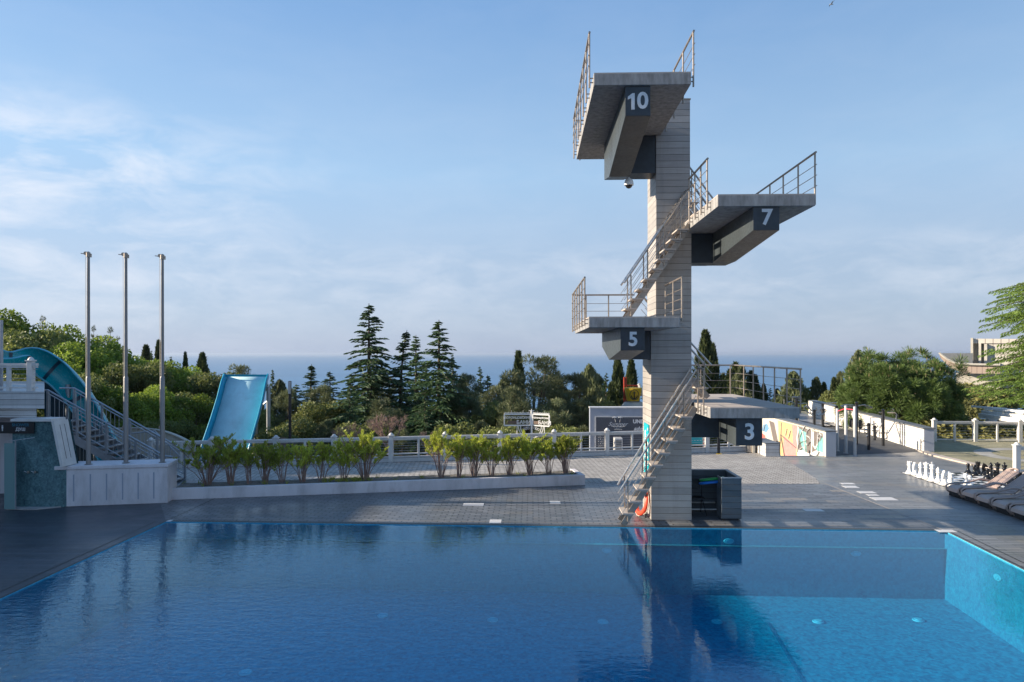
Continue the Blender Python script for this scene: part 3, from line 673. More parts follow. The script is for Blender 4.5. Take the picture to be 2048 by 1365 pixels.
# ---------------------------------------------------------------- planter, flagpole wall, bushes' bed
pa, pb = G(342, 1000), G(1170, 971); pc = G(1143, 950); pd = G(345, 976)
pl = thing('planter', (pa + pb) / 2, 'long low white kerbed planter bed running along the deck in front of the paving', 'planter')
b = MB(); H_ = .33
def rim_wall(mb, p, q, w, z0, z1, sgn=1):
    d = (q - p).normalized(); n = Vector((-d.y, d.x, 0)) * w * sgn
    a = [p, q, q + n, p + n]; vs = [(v.x, v.y, z0) for v in a] + [(v.x, v.y, z1) for v in a]
    mb.add(vs, [(0,3,2,1),(4,5,6,7),(0,1,5,4),(1,2,6,5),(2,3,7,6),(3,0,4,7)] if sgn > 0 else [(0,1,2,3),(7,6,5,4),(4,5,1,0),(5,6,2,1),(6,7,3,2),(7,4,0,3)])
rim_wall(b, pa, pb, .14, 0, H_); b.build('front_kerb', M['plaster'], pl, bevel=.012)
d_ = (pb - pa).normalized(); n_ = Vector((-d_.y, d_.x, 0)); bw = 1.25
b = MB(); rim_wall(b, pb - d_*.16 + n_*.142, pb - d_*.16 + n_*bw, .16, 0, H_ - .003, -1); b.build('end_kerb', M['plaster'], pl, bevel=.012)
b = MB(); rim_wall(b, pa + n_*(bw-.1), pb + n_*(bw-.1) - d_*.165, .1, 0, H_ - .08); b.build('rear_kerb', M['kerbstone'], pl, bevel=.01)
b = MB(); nn = 60
vs = []
for i in range(nn + 1):
    for j in range(7):
        q = pa + d_ * ((pb - pa).length - .17) * i / nn + n_ * (.14 + (bw - .24) * j / 6); vs.append((q.x, q.y, H_ - .06 + .05 * rng.random() * (0 < j < 6)))
b.add(vs, [(i*7+j, (i+1)*7+j, (i+1)*7+j+1, i*7+j+1) for i in range(nn) for j in range(6)]); b.build('gravel_bed', M['gravel'], pl)

wall0, wall1 = G(133, 1013), G(335, 1006); wd = (wall1 - wall0).normalized(); wn2 = Vector((-wd.y, wd.x, 0)); WH = 1.12
fw = thing('flagpole_wall', (wall0 + wall1) / 2, 'thick white plastered block wall with six narrow slots carrying the flagpoles', 'wall')
b = MB(); rim_wall(b, wall0 - wd * .3, wall1, .85, 0, WH - .10); b.build('wall', M['plaster'], fw, bevel=.015)
b = MB(); rim_wall(b, wall0 - wd*.3 - wn2*.03, wall1 + wd*.03 - wn2*.03, .92, WH - .10, WH); b.build('coping', M['plaster'], fw, bevel=.015)
for x in (147, 180, 212, 244, 275.5, 307):
    f = (x - 133) / 202.0; q = wall0 + (wall1 - wall0) * f - wn2 * .003; m = MB(); u_ = wd * .018
    m.add([(q - u_ + Vector((0,0,.14))), (q + u_ + Vector((0,0,.14))), (q + u_ + Vector((0,0,.88))), (q - u_ + Vector((0,0,.88)))] , [(0,1,2,3)])
    m.build('slot', M['panelgrey'], fw)
FL = ['leftmost grey flagpole standing on the white block wall', 'middle one of the three grey flagpoles on the white block wall', 'rightmost grey flagpole at the planter end of the white block wall']
for (px, py, pt), lab in zip(((177, 929, 505), (252, 926, 507), (325, 925, 510)), FL):
    g = G(px, py, WH); d = (g - Vector((0,0,EYE))).dot(FW); top = EYE + (HY - pt) / FPX * d
    t = thing('flagpole', g, lab, 'flagpole', 'flagpoles on the white block wall')
    zs = EYE + (HY - 753) / FPX * d
    b = MB(); b.lathe((g.x, g.y, 0), [(.10, WH), (.10, WH + .02), (.062, WH + .03), (.060, zs - .03), (.048, zs)], 16); b.build('lower_tube', M['pole'], t, smooth=40)
    b = MB(); b.lathe((g.x, g.y, 0), [(.046, zs), (.040, top)], 16); b.build('upper_tube', M['pole'], t, smooth=40)
    b = MB(); b.lathe((g.x, g.y, top), [(.055, -.12), (.055, 0), (.02, .03)], 14); b.tube([(g.x - .21, g.y, top - .02), (g.x + .09, g.y, top - .06)], .013, 6); b.tube([(g.x - .07, g.y - .03, top - .02), (g.x - .07, g.y + .03, top - .02)], .05, 10); b.box((g.x + .05, g.y - .03, top - .13), (g.x + .08, g.y + .03, top - .03)); b.build('truck', M['steel_dull'], t, smooth=40)
    b = MB(); b.tube([(g.x - .075, g.y - .01, top - .05), (g.x - .065, g.y - .01, WH + 1.2)], .0055, 5); b.build('halyard', M['rope'], t)
    b = MB(); b.box((g.x - .075, g.y - .06, WH + .95), (g.x - .04, g.y - .035, WH + 1.05)); b.build('cleat', M['steel_dull'], t)

# ---------------------------------------------------------------- shower wall with terrace above
s0 = G(-60, 1040); s1 = G(104, 1031); s2 = G(133, 1013)
shw = thing('shower_wall', s1, 'dark teal mosaic shower wall with sloping white coping at the left edge', 'wall')
SH = EYE + (HY - 840) / FPX * 19.0
b = MB(); q0, q1, q2 = s0, s1 + Vector((.0, .12, 0)), s2
s1b = P(95, 838, 18.4); s1b_xy = Vector((s1b.x, s2.y - .1, 0))
b.add([(s0.x, s2.y - .15, 0), (s2.x - .25, s2.y - .15, 0), (s2.x, s2.y, 0), (s2.x, s2.y, WH), (s1b.x, s2.y - .15, SH), (s0.x, s2.y - .15, SH)], [(0, 1, 2, 3, 4, 5)])
b.add([(s0.x, s2.y + .5, 0), (s2.x, s2.y + .5, 0), (s2.x, s2.y + .5, WH), (s1b.x, s2.y + .5, SH), (s0.x, s2.y + .5, SH)], [(4, 3, 2, 1, 0)])
b.build('mosaic_face', M['shower_mosaic'], shw)
b = MB(); yA, yB = s2.y - .22, s2.y + .36
cpts = [(s0.x, SH), (s1b.x - .05, SH), (s2.x - .02, WH - .0)]
def slab(mb, pts, y0, y1, th):
    for (xa, za), (xb, zb) in zip(pts, pts[1:]):
        u = Vector((xb - xa, 0, zb - za)).normalized(); n = Vector((-u.z, 0, u.x)) * th
        v = [Vector((xa, y0, za)), Vector((xb, y0, zb)), Vector((xb, y0, zb)) + n, Vector((xa, y0, za)) + n]
        mb.add([tuple(k) for k in v] + [(k.x, y1, k.z) for k in v], [(0,1,2,3),(7,6,5,4),(0,4,5,1),(1,5,6,2),(2,6,7,3),(3,7,4,0)])
slab(b, cpts, yA, yB, .07)
b.build('coping', M['white'], shw)
for k in (.36, .68):
    m = MB(); yy = yA + (yB - yA) * k; (xa, za), (xb, zb) = cpts[1], cpts[2]; u = Vector((xb - xa, 0, zb - za)).normalized(); n = Vector((-u.z, 0, u.x)) * .072
    m.beam(Vector((xa, yy, za)) + n + u * .12, Vector((xb, yy, zb)) + n - u * .2, .014, .004); m.build('groove', M['dark_metal'], shw)
b = MB(); b.add([(s0.x, s2.y - .4, .0), (s2.x - .55, s2.y - .4, 0), (s2.x - .05, s2.y - .02, 0), (s2.x - .3, s2.y - .1, 0), (s0.x, s2.y - .1, 0), (s0.x, s2.y - .4, .03), (s2.x - .55, s2.y - .4, .03), (s2.x - .05, s2.y - .02, .03), (s2.x - .3, s2.y - .1, .03), (s0.x, s2.y - .1, .03)],
    [(5, 6, 7, 8, 9), (0, 1, 6, 5), (1, 2, 7, 6)]); b.build('foot_kerb', M['curb_shower'], shw)
fy = s2.y - .16
def atY(px, py, Y):
    f = P(px, py, 1.0) - Vector((0, 0, EYE)); t = Y / f.y; return Vector((0, 0, EYE)) + f * t
gd = thing('glass_screen', atY(20, 1033, fy - .3), 'frosted greenish glass screen standing in front of the shower mosaic', 'glass screen')
t = NT('frosted_glass'); t.bsdf((.16, .27, .27), .25); M['frost'] = t.m
a_, c_ = atY(9, 886, fy - .3), atY(31, 880, fy - .3); b = MB(); b.box((a_.x, fy - .31, .03), (c_.x, fy - .295, a_.z)); b.build('pane', M['frost'], gd)
b = MB(); b.beam((c_.x, fy - .30, .03), (c_.x, fy - .30, c_.z), .02, .03); b.build('edge_profile', M['galv'], gd)
e_ = atY(69, 875, fy - .01); b = MB(); b.tube([(c_.x - .2, fy - .3, c_.z - .03), (e_.x, fy - .01, e_.z)], .01, 6); b.build('stay_bar', M['steel'], gd, smooth=40)
sg = thing('shower_sign', atY(30, 865, fy), 'dark sign reading SHOWER and its Russian word with a small figure above the mosaic', 'sign')
a_, c_ = atY(-40, 866, fy), atY(70, 844, fy); b = MB(); b.box((a_.x, fy - .04, a_.z), (c_.x, fy - .012, c_.z)); b.build('board', M['dark_metal'], sg)
mb = MB(); o1 = atY(41, 849.8, fy - .045); put_text(mb, 'SHOWER', .115, (o1.x, fy - .045, o1.z), (1, 0, 0), (0, 0, 1), .002, offset=.002); mb.build('blue_lettering', paint('sign_blue', (.01, .13, .2), .5), sg)
mb = MB(); o1 = atY(41, 858.5, fy - .045); put_text(mb, 'ДУШ', .115, (o1.x, fy - .045, o1.z), (1, 0, 0), (0, 0, 1), .002, offset=.002)
o2 = atY(5, 855, fy - .045); mb.lathe((o2.x, fy - .045, o2.z + .055), [(.002, -.016), (.016, -.008), (.016, .008), (.002, .016)], 8); mb.box((o2.x - .02, fy - .048, o2.z - .02), (o2.x + .02, fy - .044, o2.z + .035)); mb.box((o2.x - .014, fy - .048, o2.z - .09), (o2.x + .014, fy - .044, o2.z - .02)); mb.build('white_lettering', M['num'], sg)
for i, (px, lab) in enumerate(((59, 'left one of the two small steel shower taps on the mosaic wall'), (73, 'right one of the two small steel shower taps on the mosaic wall'))):
    q = atY(px, 943, fy); t = thing('shower_tap', q, lab, 'tap', 'taps on the shower wall'); m = MB(); m.tube([q, q + Vector((0, -.07, 0))], .035, 12); m.build('base', M['steel'], t, smooth=40)
    m = MB(); m.tube([q + Vector((0, -.07, 0)), q + Vector((0, -.10, 0)), q + Vector((-.06, -.12, .03))], .014, 8); m.build('lever', M['steel'], t, smooth=40)
# terrace deck above
ty = s2.y + .1; TZ = atY(90, 783, ty).z; tx = atY(89, 783, ty).x; tbz = atY(89, 817, ty).z
ter = thing('upper_terrace', (tx - 2, ty + 2, 0), 'raised terrace with white boarded edge above the shower at far left', 'terrace')
kx = lambda y: tx * y / ty
b = MB(); b.prism([(tx - 9, ty), (tx, ty), (kx(ty + 7) + .0, ty + 7), (tx - 9, ty + 7)], 2, tbz, TZ); b.build('edge_boards', M['deckwhite'], ter, bevel=.01)
b = MB(); b.prism([(tx - 9, ty + .1), (tx - .3, ty + .1), (kx(ty + 6.8) - .4, ty + 6.8), (tx - 9, ty + 6.8)], 2, tbz - .25, tbz - .002); b.build('lower_boards', M['deckwhite'], ter)
b = MB(); b.prism([(tx - 8.8, ty + 1.6), (tx - 1.4, ty + 1.6), (kx(ty + 6.5) - 1.6, ty + 6.5), (tx - 8.8, ty + 6.5)], 2, -2.5, tbz - .26); b.build('support_wall', M['plaster'], ter)
pr = [Vector((atY(62, 783, ty).x, ty + .25, TZ)), Vector((tx - 9, ty + .25, TZ))]
tf = fence('terrace_railing', 'white post and wire railing on the raised terrace at the far left', [(p.x, p.y) for p in pr], [], plinth=0, h=.8, wires=4, z=TZ)
for x, th in ((62, 1), (18, 0), (-30, 1)):
    q = atY(x, 783, ty + .25); fence_post(tf, (q.x, ty + .25), .84 if th else .76, .15 if th else .09, bool(th), TZ)
q = atY(3, 690, ty + .6); b = MB(); b.tube([(q.x, q.y, TZ), (q.x, q.y, atY(3, 640, ty + .6).z)], .045, 10); tag(b.build('terrace_post', M['galv'], smooth=40), 'grey steel post standing on the raised terrace at the left frame edge', 'post')

# ---------------------------------------------------------------- steel stair flight
def steel_stair(x0p, x1p, d0, label):
    a = P(x0p[0], x0p[1], d0); c = P(x1p[0], x1p[1], d0)      # handrail line of the near side
    t = thing('steel_staircase', ((a.x + c.x)/2, a.y, a.z - 2.4), label, 'staircase')
    h = 1.0; wdt = 1.25
    for side, y in (('near', 0.0), ('far', wdt)):
        A0 = a + Vector((0, y, 0)); C0 = c + Vector((0, y, 0))
        b = MB(); b.tube([A0 + Vector((-.5, 0, 0)), A0, C0, C0 + Vector((.25, 0, -.02))], .03, 8); b.tube([A0 - Vector((0,0,.10)), C0 - Vector((0,0,.10))], .018, 6); b.tube([A0 - Vector((0,0,.80)), C0 - Vector((0,0,.80))], .018, 6)
        hr = b.build('handrail', M['galv'], t, smooth=40)
        n = 26; m = MB()
        for i in range(n):
            q = A0.lerp(C0, (i + .5) / n); m.tube([q - Vector((0,0,.10)), q - Vector((0,0,.80))], .009, 5)
        m.build('balusters', M['galv'], hr)
        for i in range(5):
            q = A0.lerp(C0, i / 4.0); m = MB(); m.beam(q, q - Vector((0,0,1.12)), .06, .06); m.build('post', M['galv'], hr)
        m = MB(); m.beam(A0 - Vector((0,0,1.08)), C0 - Vector((0,0,1.08)), .04, .24); m.build('stringer', M['galv'], t)
    n = 13
    for i in range(n):
        q = a.lerp(c, (i + .5) / n); m = MB(); m.box((q.x - .17, a.y + .03, q.z - 1.0), (q.x + .17, a.y + wdt - .03, q.z - .96)); m.box((q.x - .16, a.y + .04, q.z - 1.16), (q.x - .14, a.y + wdt - .04, q.z - 1.0)); m.build('tread', M['pole'], t)
    return t
steel_stair((96, 780), (330, 912), 21.6, 'long galvanised steel staircase with white treads descending behind the flagpoles')
a = P(250, 875, 27.5); t = thing('stair_railing', (a.x, a.y, -2), 'grey steel barred railing beside the lower stair landing behind the right flagpole', 'railing')
p0, p1, p2 = P(160, 877, 27.0), P(310, 862, 27.0), P(362, 915, 27.0)
b = MB(); b.tube([p0, p1, p2], .03, 8); b.build('handrail', M['galv'], t, smooth=40)
b = MB()
for p, q in ((p0, p1), (p1, p2)):
    n = int((q - p).length / .14)
    for i in range(n + 1): r_ = p.lerp(q, i / n); b.tube([r_, r_ - Vector((0, 0, 1.1))], .011, 5)
b.tube([p0 - Vector((0,0,1.1)), p1 - Vector((0,0,1.1)), p2 - Vector((0,0,1.1))], .02, 6); b.build('balusters', M['galv'], t)
# curved cream wall behind
t = thing('arched_wall', P(300, 890, 31), 'low cream rendered wall with an arched top behind the steel stair', 'wall')
def arch_ring(y0, y1, px0, px1, pytop, pyend, d):
    pts = []
    for i in range(19):
        f = i / 18; px = px0 + (px1 - px0) * f; py = pytop + (pyend - pytop) * abs((f - .38) / .62 if f > .38 else (.38 - f) / .38 * .35) ** 2.2; q = P(px, py, d); pts.append((q.x, q.z))
    pts += [(pts[-1][0], -4.4), (pts[0][0], -4.4)]; return pts
b = MB(); y_ = P(300, 890, 31).y; b.prism(arch_ring(0, 0, 205, 385, 857, 890, 31), 1, y_, y_ + .35); b.build('wall', M['stone_cream'], t)
b = MB(); pp = arch_ring(0, 0, 203, 387, 856, 890, 31)[:19]; b.tube([(x, y_ - .02, z) for x, z in pp], .045, 6); b.build('coping', M['stone_cream'], t)

# ---------------------------------------------------------------- water slides
def sweep_half(path, rad, open_dirs, n=14, th=.05):
    """half pipe swept along path; open_dirs: unit vector per point pointing out of the opening"""
    vs = []; fs = []; N = len(path)
    for i, p in enumerate(path):
        d = (path[min(i+1, N-1)] - path[max(i-1, 0)]).normalized(); o = Vector(open_dirs[i]); o = (o - d * o.dot(d)).normalized(); s_ = d.cross(o)
        for rr in (rad, rad + th):
            for k in range(n + 1):
                t = math.pi * k / n; vs.append(p - o * math.sin(t) * rr + s_ * math.cos(t) * rr + o * .15)
    m = 2 * (n + 1)
    for i in range(N - 1):
        for k in range(n):
            fs.append((i*m+k, i*m+k+1, (i+1)*m+k+1, (i+1)*m+k)); fs.append((i*m+n+1+k, (i+1)*m+n+1+k, (i+1)*m+n+2+k, i*m+n+2+k))
        for k in (0, n): fs.append((i*m+k, (i+1)*m+k, (i+1)*m+n+1+k, i*m+n+1+k))
    return vs, fs
cp = [(-60, 716), (-20, 714), (20, 713), (55, 716), (90, 728), (120, 747), (147, 775), (170, 807), (189, 840), (205, 872), (222, 905), (240, 945)]
ds = [24.0, 24.6, 25.2, 25.8, 26.3, 26.6, 26.8, 26.9, 27, 27, 27, 27]
path = [P(x, y + 2, d) for (x, y), d in zip(cp, ds)]
fine = []
for i in range(len(path) - 1):
    p0, p1, p2, p3 = path[max(i-1, 0)], path[i], path[i+1], path[min(i+2, len(path)-1)]
    for k in range(5):
        t_ = k / 5; fine.append(.5 * ((2*p1) + (p2-p0)*t_ + (2*p0-5*p1+4*p2-p3)*t_*t_ + (3*p1-p0-3*p2+p3)*t_**3))
fine.append(path[-1])
od = [Vector((-.22, -.9, .42))] * len(fine)
sl = thing('tube_slide', (fine[30].x, fine[30].y, -4), 'curving teal water slide channel dropping behind the steel stairs at left', 'water slide')
vs, fs = sweep_half(fine, .46, od); b = MB(); b.add(vs, fs); b.build('channel', M['teal'], sl, smooth=50)
for i in (12, 22, 32, 42):
    vs2, fs2 = sweep_half(fine[i:i+2], .445, od[:2], th=.10); b = MB(); b.add(vs2, fs2); b.build('joint_flange', M['teal_dark'], sl, smooth=50)
b = MB(); vs3 = []
for i, p in enumerate(fine): # rim lips
    pass
N_ = len(fine); lip = [[], []]
for i, p in enumerate(fine):
    d = (fine[min(i+1, N_-1)] - fine[max(i-1, 0)]).normalized(); o = od[i] - d * od[i].dot(d); o.normalize(); s_ = d.cross(o)
    lip[0].append(p + s_ * .48 + o*.15); lip[1].append(p - s_ * .48 + o*.15)
b.tube(lip[0], .035, 6); b.tube(lip[1], .035, 6); b.build('rim', paint('rim_teal_light', (.10, .42, .55), .35), sl, smooth=60)
b = MB(); b.box((fine[8].x, fine[8].y + .75, -4), (fine[36].x, fine[8].y + .9, 1.2)); 
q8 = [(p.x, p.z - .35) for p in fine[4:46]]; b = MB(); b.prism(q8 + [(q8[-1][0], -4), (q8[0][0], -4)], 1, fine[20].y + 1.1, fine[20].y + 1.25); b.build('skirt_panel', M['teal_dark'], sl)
b = MB()
for i in (14, 26, 38): b.tube([fine[i] + Vector((0, .3, -.3)), (fine[i].x, fine[i].y + .3, -4.5)], .09, 10)
b.build('support_column', M['galv'], sl, smooth=40)
# wide straight slide
ws = thing('wide_slide', P(490, 900, 35), 'wide pale blue water slide ramp rising above the fence', 'water slide')
prof = [(497, 753, 37.5), (492, 768, 37.0), (485, 800, 36.2), (474, 840, 35.3), (460, 885, 34.4), (444, 940, 33.4)]
cen = [P(x, y, d) for x, y, d in prof]; hw = 1.08
rt = [Vector((1, .06, 0)).normalized()] * len(cen)
def strip_between(fa, fb, nm, mt, thick=.05):
    m = MB(); vs = []; 
    for i, c in enumerate(cen): vs += [fa(i, c), fb(i, c)]
    m.add(vs, [(2*i, 2*i+1, 2*i+3, 2*i+2) for i in range(len(cen)-1)]); o = m.build(nm, mt, ws, smooth=60)
    md = o.modifiers.new('thick', 'SOLIDIFY'); md.thickness = thick; md.offset = 0; return o
strip_between(lambda i, c: c - rt[i]*hw, lambda i, c: c + rt[i]*hw, 'floor', M['slide_blue'])
upn = Vector((0, -.80, .42))
strip_between(lambda i, c: c - rt[i]*(hw+.02), lambda i, c: c - rt[i]*(hw+.10) + upn*.42, 'side_wall', M['slide_side'], .06)
strip_between(lambda i, c: c + rt[i]*(hw+.02), lambda i, c: c + rt[i]*(hw+.10) + upn*.42, 'side_wall', M['slide_side'], .06)
m = MB(); c = cen[0]; m.box((c.x - hw - .1, c.y - .35, c.z + .0), (c.x + hw + .1, c.y - .28, c.z + .12)); m.build('top_lip', M['slide_side'], ws)
m = MB()
for i in (1, 3):
    m.beam(cen[i] - rt[0]*hw - Vector((0, .035, .02)), cen[i] + rt[0]*hw - Vector((0, .035, .02)), .02, .012)
m.build('joint', M['slide_side'], ws)
for px, d in ((537, 37.0), (512, 38)):
    q = P(px, 780, d); m = MB(); m.tube([(q.x, q.y, -4.6), (q.x, q.y, q.z + .2)], .11, 12); m.build('support_column', M['galv'], ws, smooth=40)
m = MB(); q = P(537, 800, 37); r_ = P(470, 860, 37.5); m.tube([q, r_], .05, 8); m.build('brace', M['galv'], ws)

# ---------------------------------------------------------------- lamp posts, bins
q = G(580, 929); t = thing('lamp_post', q, 'slim black square lamp post rising behind the left shrubs', 'lamp post')
hz = EYE - (762 - HY) / FPX * (q - Vector((0,0,EYE))).dot(FW)
b = MB(); b.box((q.x - .045, q.y - .045, 0), (q.x + .045, q.y + .045, hz)); b.build('column', M['dark_metal'], t, bevel=.006)
b = MB(); b.box((q.x - .05, q.y - .075, hz - .48), (q.x + .05, q.y - .047, hz - .02)); b.build('lamp_head', M['galv'], t)
b = MB(); b.box((q.x - .1, q.y - .1, 0), (q.x + .1, q.y + .1, .02)); b.build('base_plate', M['dark_metal'], t)
q = G(1437, 909); t = thing('lamp_post', q, 'slim black post partly hidden under the lowest diving platform', 'lamp post')
b = MB(); b.box((q.x - .05, q.y - .05, .0), (q.x + .05, q.y + .05, 1.02)); b.build('column', M['dark_metal'], t, bevel=.006)
b = MB(); b.tube([(q.x - .04, q.y, 1.0), (q.x - .04, q.y, 2.55)], .022, 8); b.build('upper_tube', M['dark_metal'], t, smooth=40)
b = MB(); b.box((q.x - .1, q.y - .1, 0), (q.x + .1, q.y + .1, .03)); b.build('base_plate', M['yellow'], t)
q = G(1499, 906); t = thing('litter_bin', q, 'round steel litter bin at the terrace edge left of the small white bench', 'bin')
b = MB(); b.lathe(q, [(.12, 0), (.15, .03), (.15, .68), (.16, .70), (.13, .71)], 20); b.build('body', M['steel'], t, smooth=40)
b = MB(); b.lathe(q, [(.135, .71), (.12, .76), (.03, .79)], 20); b.build('lid', M['dark_metal'], t, smooth=40)
for k, (x, lab) in enumerate(((1507, 'pale timber bollard right beside the steel litter bin'), (1514, 'dark timber bollard between the pale one and the white bench'))):
    q = G(x, 907); b = MB(); b.box((q.x - .05, q.y - .05, 0), (q.x + .05, q.y + .05, .8)); tag(b.build('bollard', M['stone_cream'] if k == 0 else M['dark_brown'], bevel=.01), lab, 'bollard')

# ---------------------------------------------------------------- billboard, ornate sign, teal board behind the fence
bb0, bb1 = P(1180, 817, 33.0), P(1385, 817, 33.0); by = bb0.y
t = thing('billboard_wall', (bb0.x + 1.5, by, -3), 'lilac grey billboard wall with dark slate panel of white lettering behind the fence', 'billboard')
x0, x1 = bb0.x, atY(1372, 817, by).x; zt = bb0.z
b = MB(); b.box((x0, by, -3.8), (x1, by + .5, zt)); b.build('wall', M['panelgrey'], t)
b = MB(); b.box((x0 - .03, by - .03, zt), (x1 + .03, by + .53, zt + .05)); b.build('coping', M['white'], t)
b = MB(); fx = atY(1190, 833, by).x; fz = atY(1190, 833, by).z; b.box((fx, by - .03, -1.2), (x1 - .1, by - .003, fz)); fr_ = b.build('panel_frame', M['white'], t)
b = MB(); b.box((fx + .045, by - .04, -1.15), (x1 - .15, by - .032, fz - .045)); b.build('slate_panel', M['panelslate'], t)
def at(px, py): return atY(px, py, by - .044)
b = MB(); X = (1, 0, 0); Z = (0, 0, 1)
put_text(b, 'UNDER', .245, at(1283, 844), X, Z, .001, offset=.012, spacing=1.02); put_text(b, 'adve', .25, at(1277, 858), X, Z, .001, offset=.008, shear=.45)
put_text(b, 'Summer', .27, at(1235, 849), X, Z, .001, offset=-.001, shear=.5); put_text(b, 'PARADISE', .06, at(1236, 857.5), X, Z, .001, spacing=1.3)
for z_, w_ in ((853.5, .34), (854.6, .26), (860, .2)):
    c0 = at(1236, z_); pts = [c0 + Vector((w_ * (i / 12 - .5) * 2 * .95, 0, .012 * math.cos(i * math.pi / 1.5))) for i in range(13)]; b.tube(pts, .007, 4)
for s_ in (-1, 1):
    c0 = at(1235 + s_ * 4, 845); top = c0 + Vector((s_ * .04, 0, .20)); b.tube([c0, top], .006, 4)
    for a_ in range(7):
        th = math.pi * a_ / 6; b.tube([top, top + Vector((.08 * math.cos(th), 0, .03 + .03 * math.sin(th))), top + Vector((.12 * math.cos(th), 0, -.01 + .035 * math.sin(th)))], [.012, .01, .003], 4)
b.build('white_lettering', M['num'], t)
b = MB(); r2 = random.Random(5)
for row in range(9):
    z_ = 871 + row * 4.4; x_ = 1196
    while x_ < 1211 + 3 * r2.random():
        c0 = at(x_, z_); b.tube([c0, c0 + Vector((.03, 0, .045 * r2.random())), c0 + Vector((.05, 0, -.02))], .008, 4); x_ += 2.6 + r2.random() * 1.5
b.build('small_lettering', M['num'], t)
for px, lab in ((1236, 'pale grey air handling box under the billboard lettering'),):
    a_, c_ = atY(1228, 905, by - 1.0), atY(1244, 876, by - 1.0); u = thing('air_unit', (a_.x, by - 1, a_.z - 1), lab, 'air unit'); m = MB(); m.box((a_.x, by - 1.2, a_.z - 1), (c_.x, by - .7, c_.z)); m.build('casing', M['white'], u, bevel=.02)
    m = MB()
    for k in range(7): m.box((a_.x + .05, by - 1.215, a_.z + .05 + k * .08), (c_.x - .05, by - 1.203, a_.z + .09 + k * .08))
    m.build('grille', M['dark_metal'], u)
# ornate white sign
def ornate(px0, px1, yaw, label, full):
    d = 32.0; c = P(1063, 840, d); a = P(px0, 840, d); e = P(px1, 840, d); w = abs(e.x - a.x); hgt = .52
    t = thing('ornate_sign', (c.x, c.y, c.z - 3), label, 'sign', None)
    ux = Vector((math.cos(yaw), math.sin(yaw), 0)); s_ = -1 if px1 < 1064 else 1
    mid_ = c + ux * s_ * (w / 2 + .06); nrm = Vector((ux.y, -ux.x, 0))
    def rect(m, cx, cz, ww, hh, dp=.03): 
        o = mid_ + ux * cx + Vector((0, 0, cz)); m.beam(o - ux * ww / 2, o + ux * ww / 2, dp, hh)
    m = MB(); rect(m, 0, hgt/2, w, .05); rect(m, 0, -hgt/2, w, .06)
    for sx in (-1, 1): o = mid_ + ux * sx * w / 2; m.beam(o - Vector((0,0,hgt/2)), o + Vector((0,0,hgt/2)), .05, .05, up=nrm)
    m.build('frame', M['white_clean'], t)
    m = MB(); rect(m, -.18 * 1, -.12, w * .45, .14, .02); m.build('wood_panel', paint('sign_brown', (.16, .11, .08), .7), t)
    m = MB(); fn = nrm * .03
    put_text(m, 'ВОРОНЦОВСКИЕ', .155 * w / 1.3, mid_ + fn + Vector((0, 0, .10)), ux, Z, .006, offset=.003); put_text(m, 'БАНИ', .24, mid_ + fn + ux * w * .24 + Vector((0, 0, -.12)), ux, Z, .006, offset=.003)
    m.build('lettering', M['white_clean'], t)
    m = MB(); n = 9
    for i in range(n):
        o = mid_ + ux * ((i + .5) / n - .5) * w + Vector((0, 0, hgt/2 + .02)); h_ = .16 if i % 4 == 2 else .10
        m.tube([o, o + Vector((0, 0, h_))], [.012, .004], 5); m.tube([o - ux*.06 + Vector((0,0,.0)), o - ux*.05 + Vector((0,0,.06)), o + Vector((0,0,.03)), o + ux*.05 + Vector((0,0,.06)), o + ux*.06], .012, 5)
    m.build('cresting', M['white_clean'], t)
    m = MB(); base = c + Vector((0, 0, -hgt/2 - .03))
    for rr in (.42, .34):
        m.tube([base + ux * s_ * (.06 + rr * 1.35 * math.sin(k * math.pi / 16)) + Vector((0, 0, -.55 + rr * 1.3 * (1 - (1 - math.sin(k*math.pi/16))) * 0 + (.55) * (1 - math.cos(k * math.pi / 16)))) for k in range(9)], .02, 5)
    for k in range(3):
        cc = base + ux * s_ * (.16 + .1 * k) + Vector((0, 0, -.10 - .02 * k)); m.tube([cc + ux * .05 * math.cos(q_) + Vector((0, 0, .05 * math.sin(q_))) for q_ in [2*math.pi*i/10 for i in range(10)]], .011, 5, closed=True)
    m.tube([base + ux * s_ * .68 + Vector((0,0,.02)), base + ux * s_ * .68 + Vector((0, 0, -.5))], .016, 5)
    m.build('bracket', M['white_clean'], t)
    if full:
        m = MB(); m.tube([(c.x, c.y, -4.2), (c.x, c.y, c.z + .42)], .045, 10); m.tube([(c.x - .13, c.y, c.z + .42), (c.x + .13, c.y, c.z + .42)], .018, 6); m.tube([(c.x, c.y, c.z + .42), (c.x, c.y, c.z + .5)], .02, 6); m.build('pole', M['white_clean'], t, smooth=40)
ornate(1010, 1062, R(4), 'white wrought iron sign panel on the left arm of the pole, reading two Russian words', True)
ornate(1064, 1101, R(-28), 'smaller angled white wrought iron sign panel on the right of the same pole', False)
q = P(1404, 882, 31.0); t = thing('notice_board', (q.x, q.y, -1), 'turquoise notice board behind the fence under the lowest diving platform', 'board')
b = MB(); b.box((q.x - .9, q.y, q.z - .15), (q.x + .02, q.y + .04, q.z + .32)); b.build('board', M['poster_teal'], t)
b = MB(); 
for i in range(6): b.box((q.x - .75 + .13*i, q.y - .006, q.z + .0), (q.x - .69 + .13*i, q.y - .002, q.z + .02))
b.box((q.x - .8, q.y - .006, q.z - .09), (q.x - .6, q.y - .002, q.z - .07)); b.build('marks', M['num'], t)
for k in range(2):
    m = MB(); m.box((q.x + .04 - 1.0 * k, q.y - .03, -1), (q.x + .12 - 1.0 * k, q.y + .05, q.z + .4)); m.build('leg', M['white'], t)
b = MB()
for i in range(4): b.box((q.x + .045, q.y - .036, q.z - .35 + .18*i), (q.x + .115, q.y - .032, q.z - .27 + .18*i))
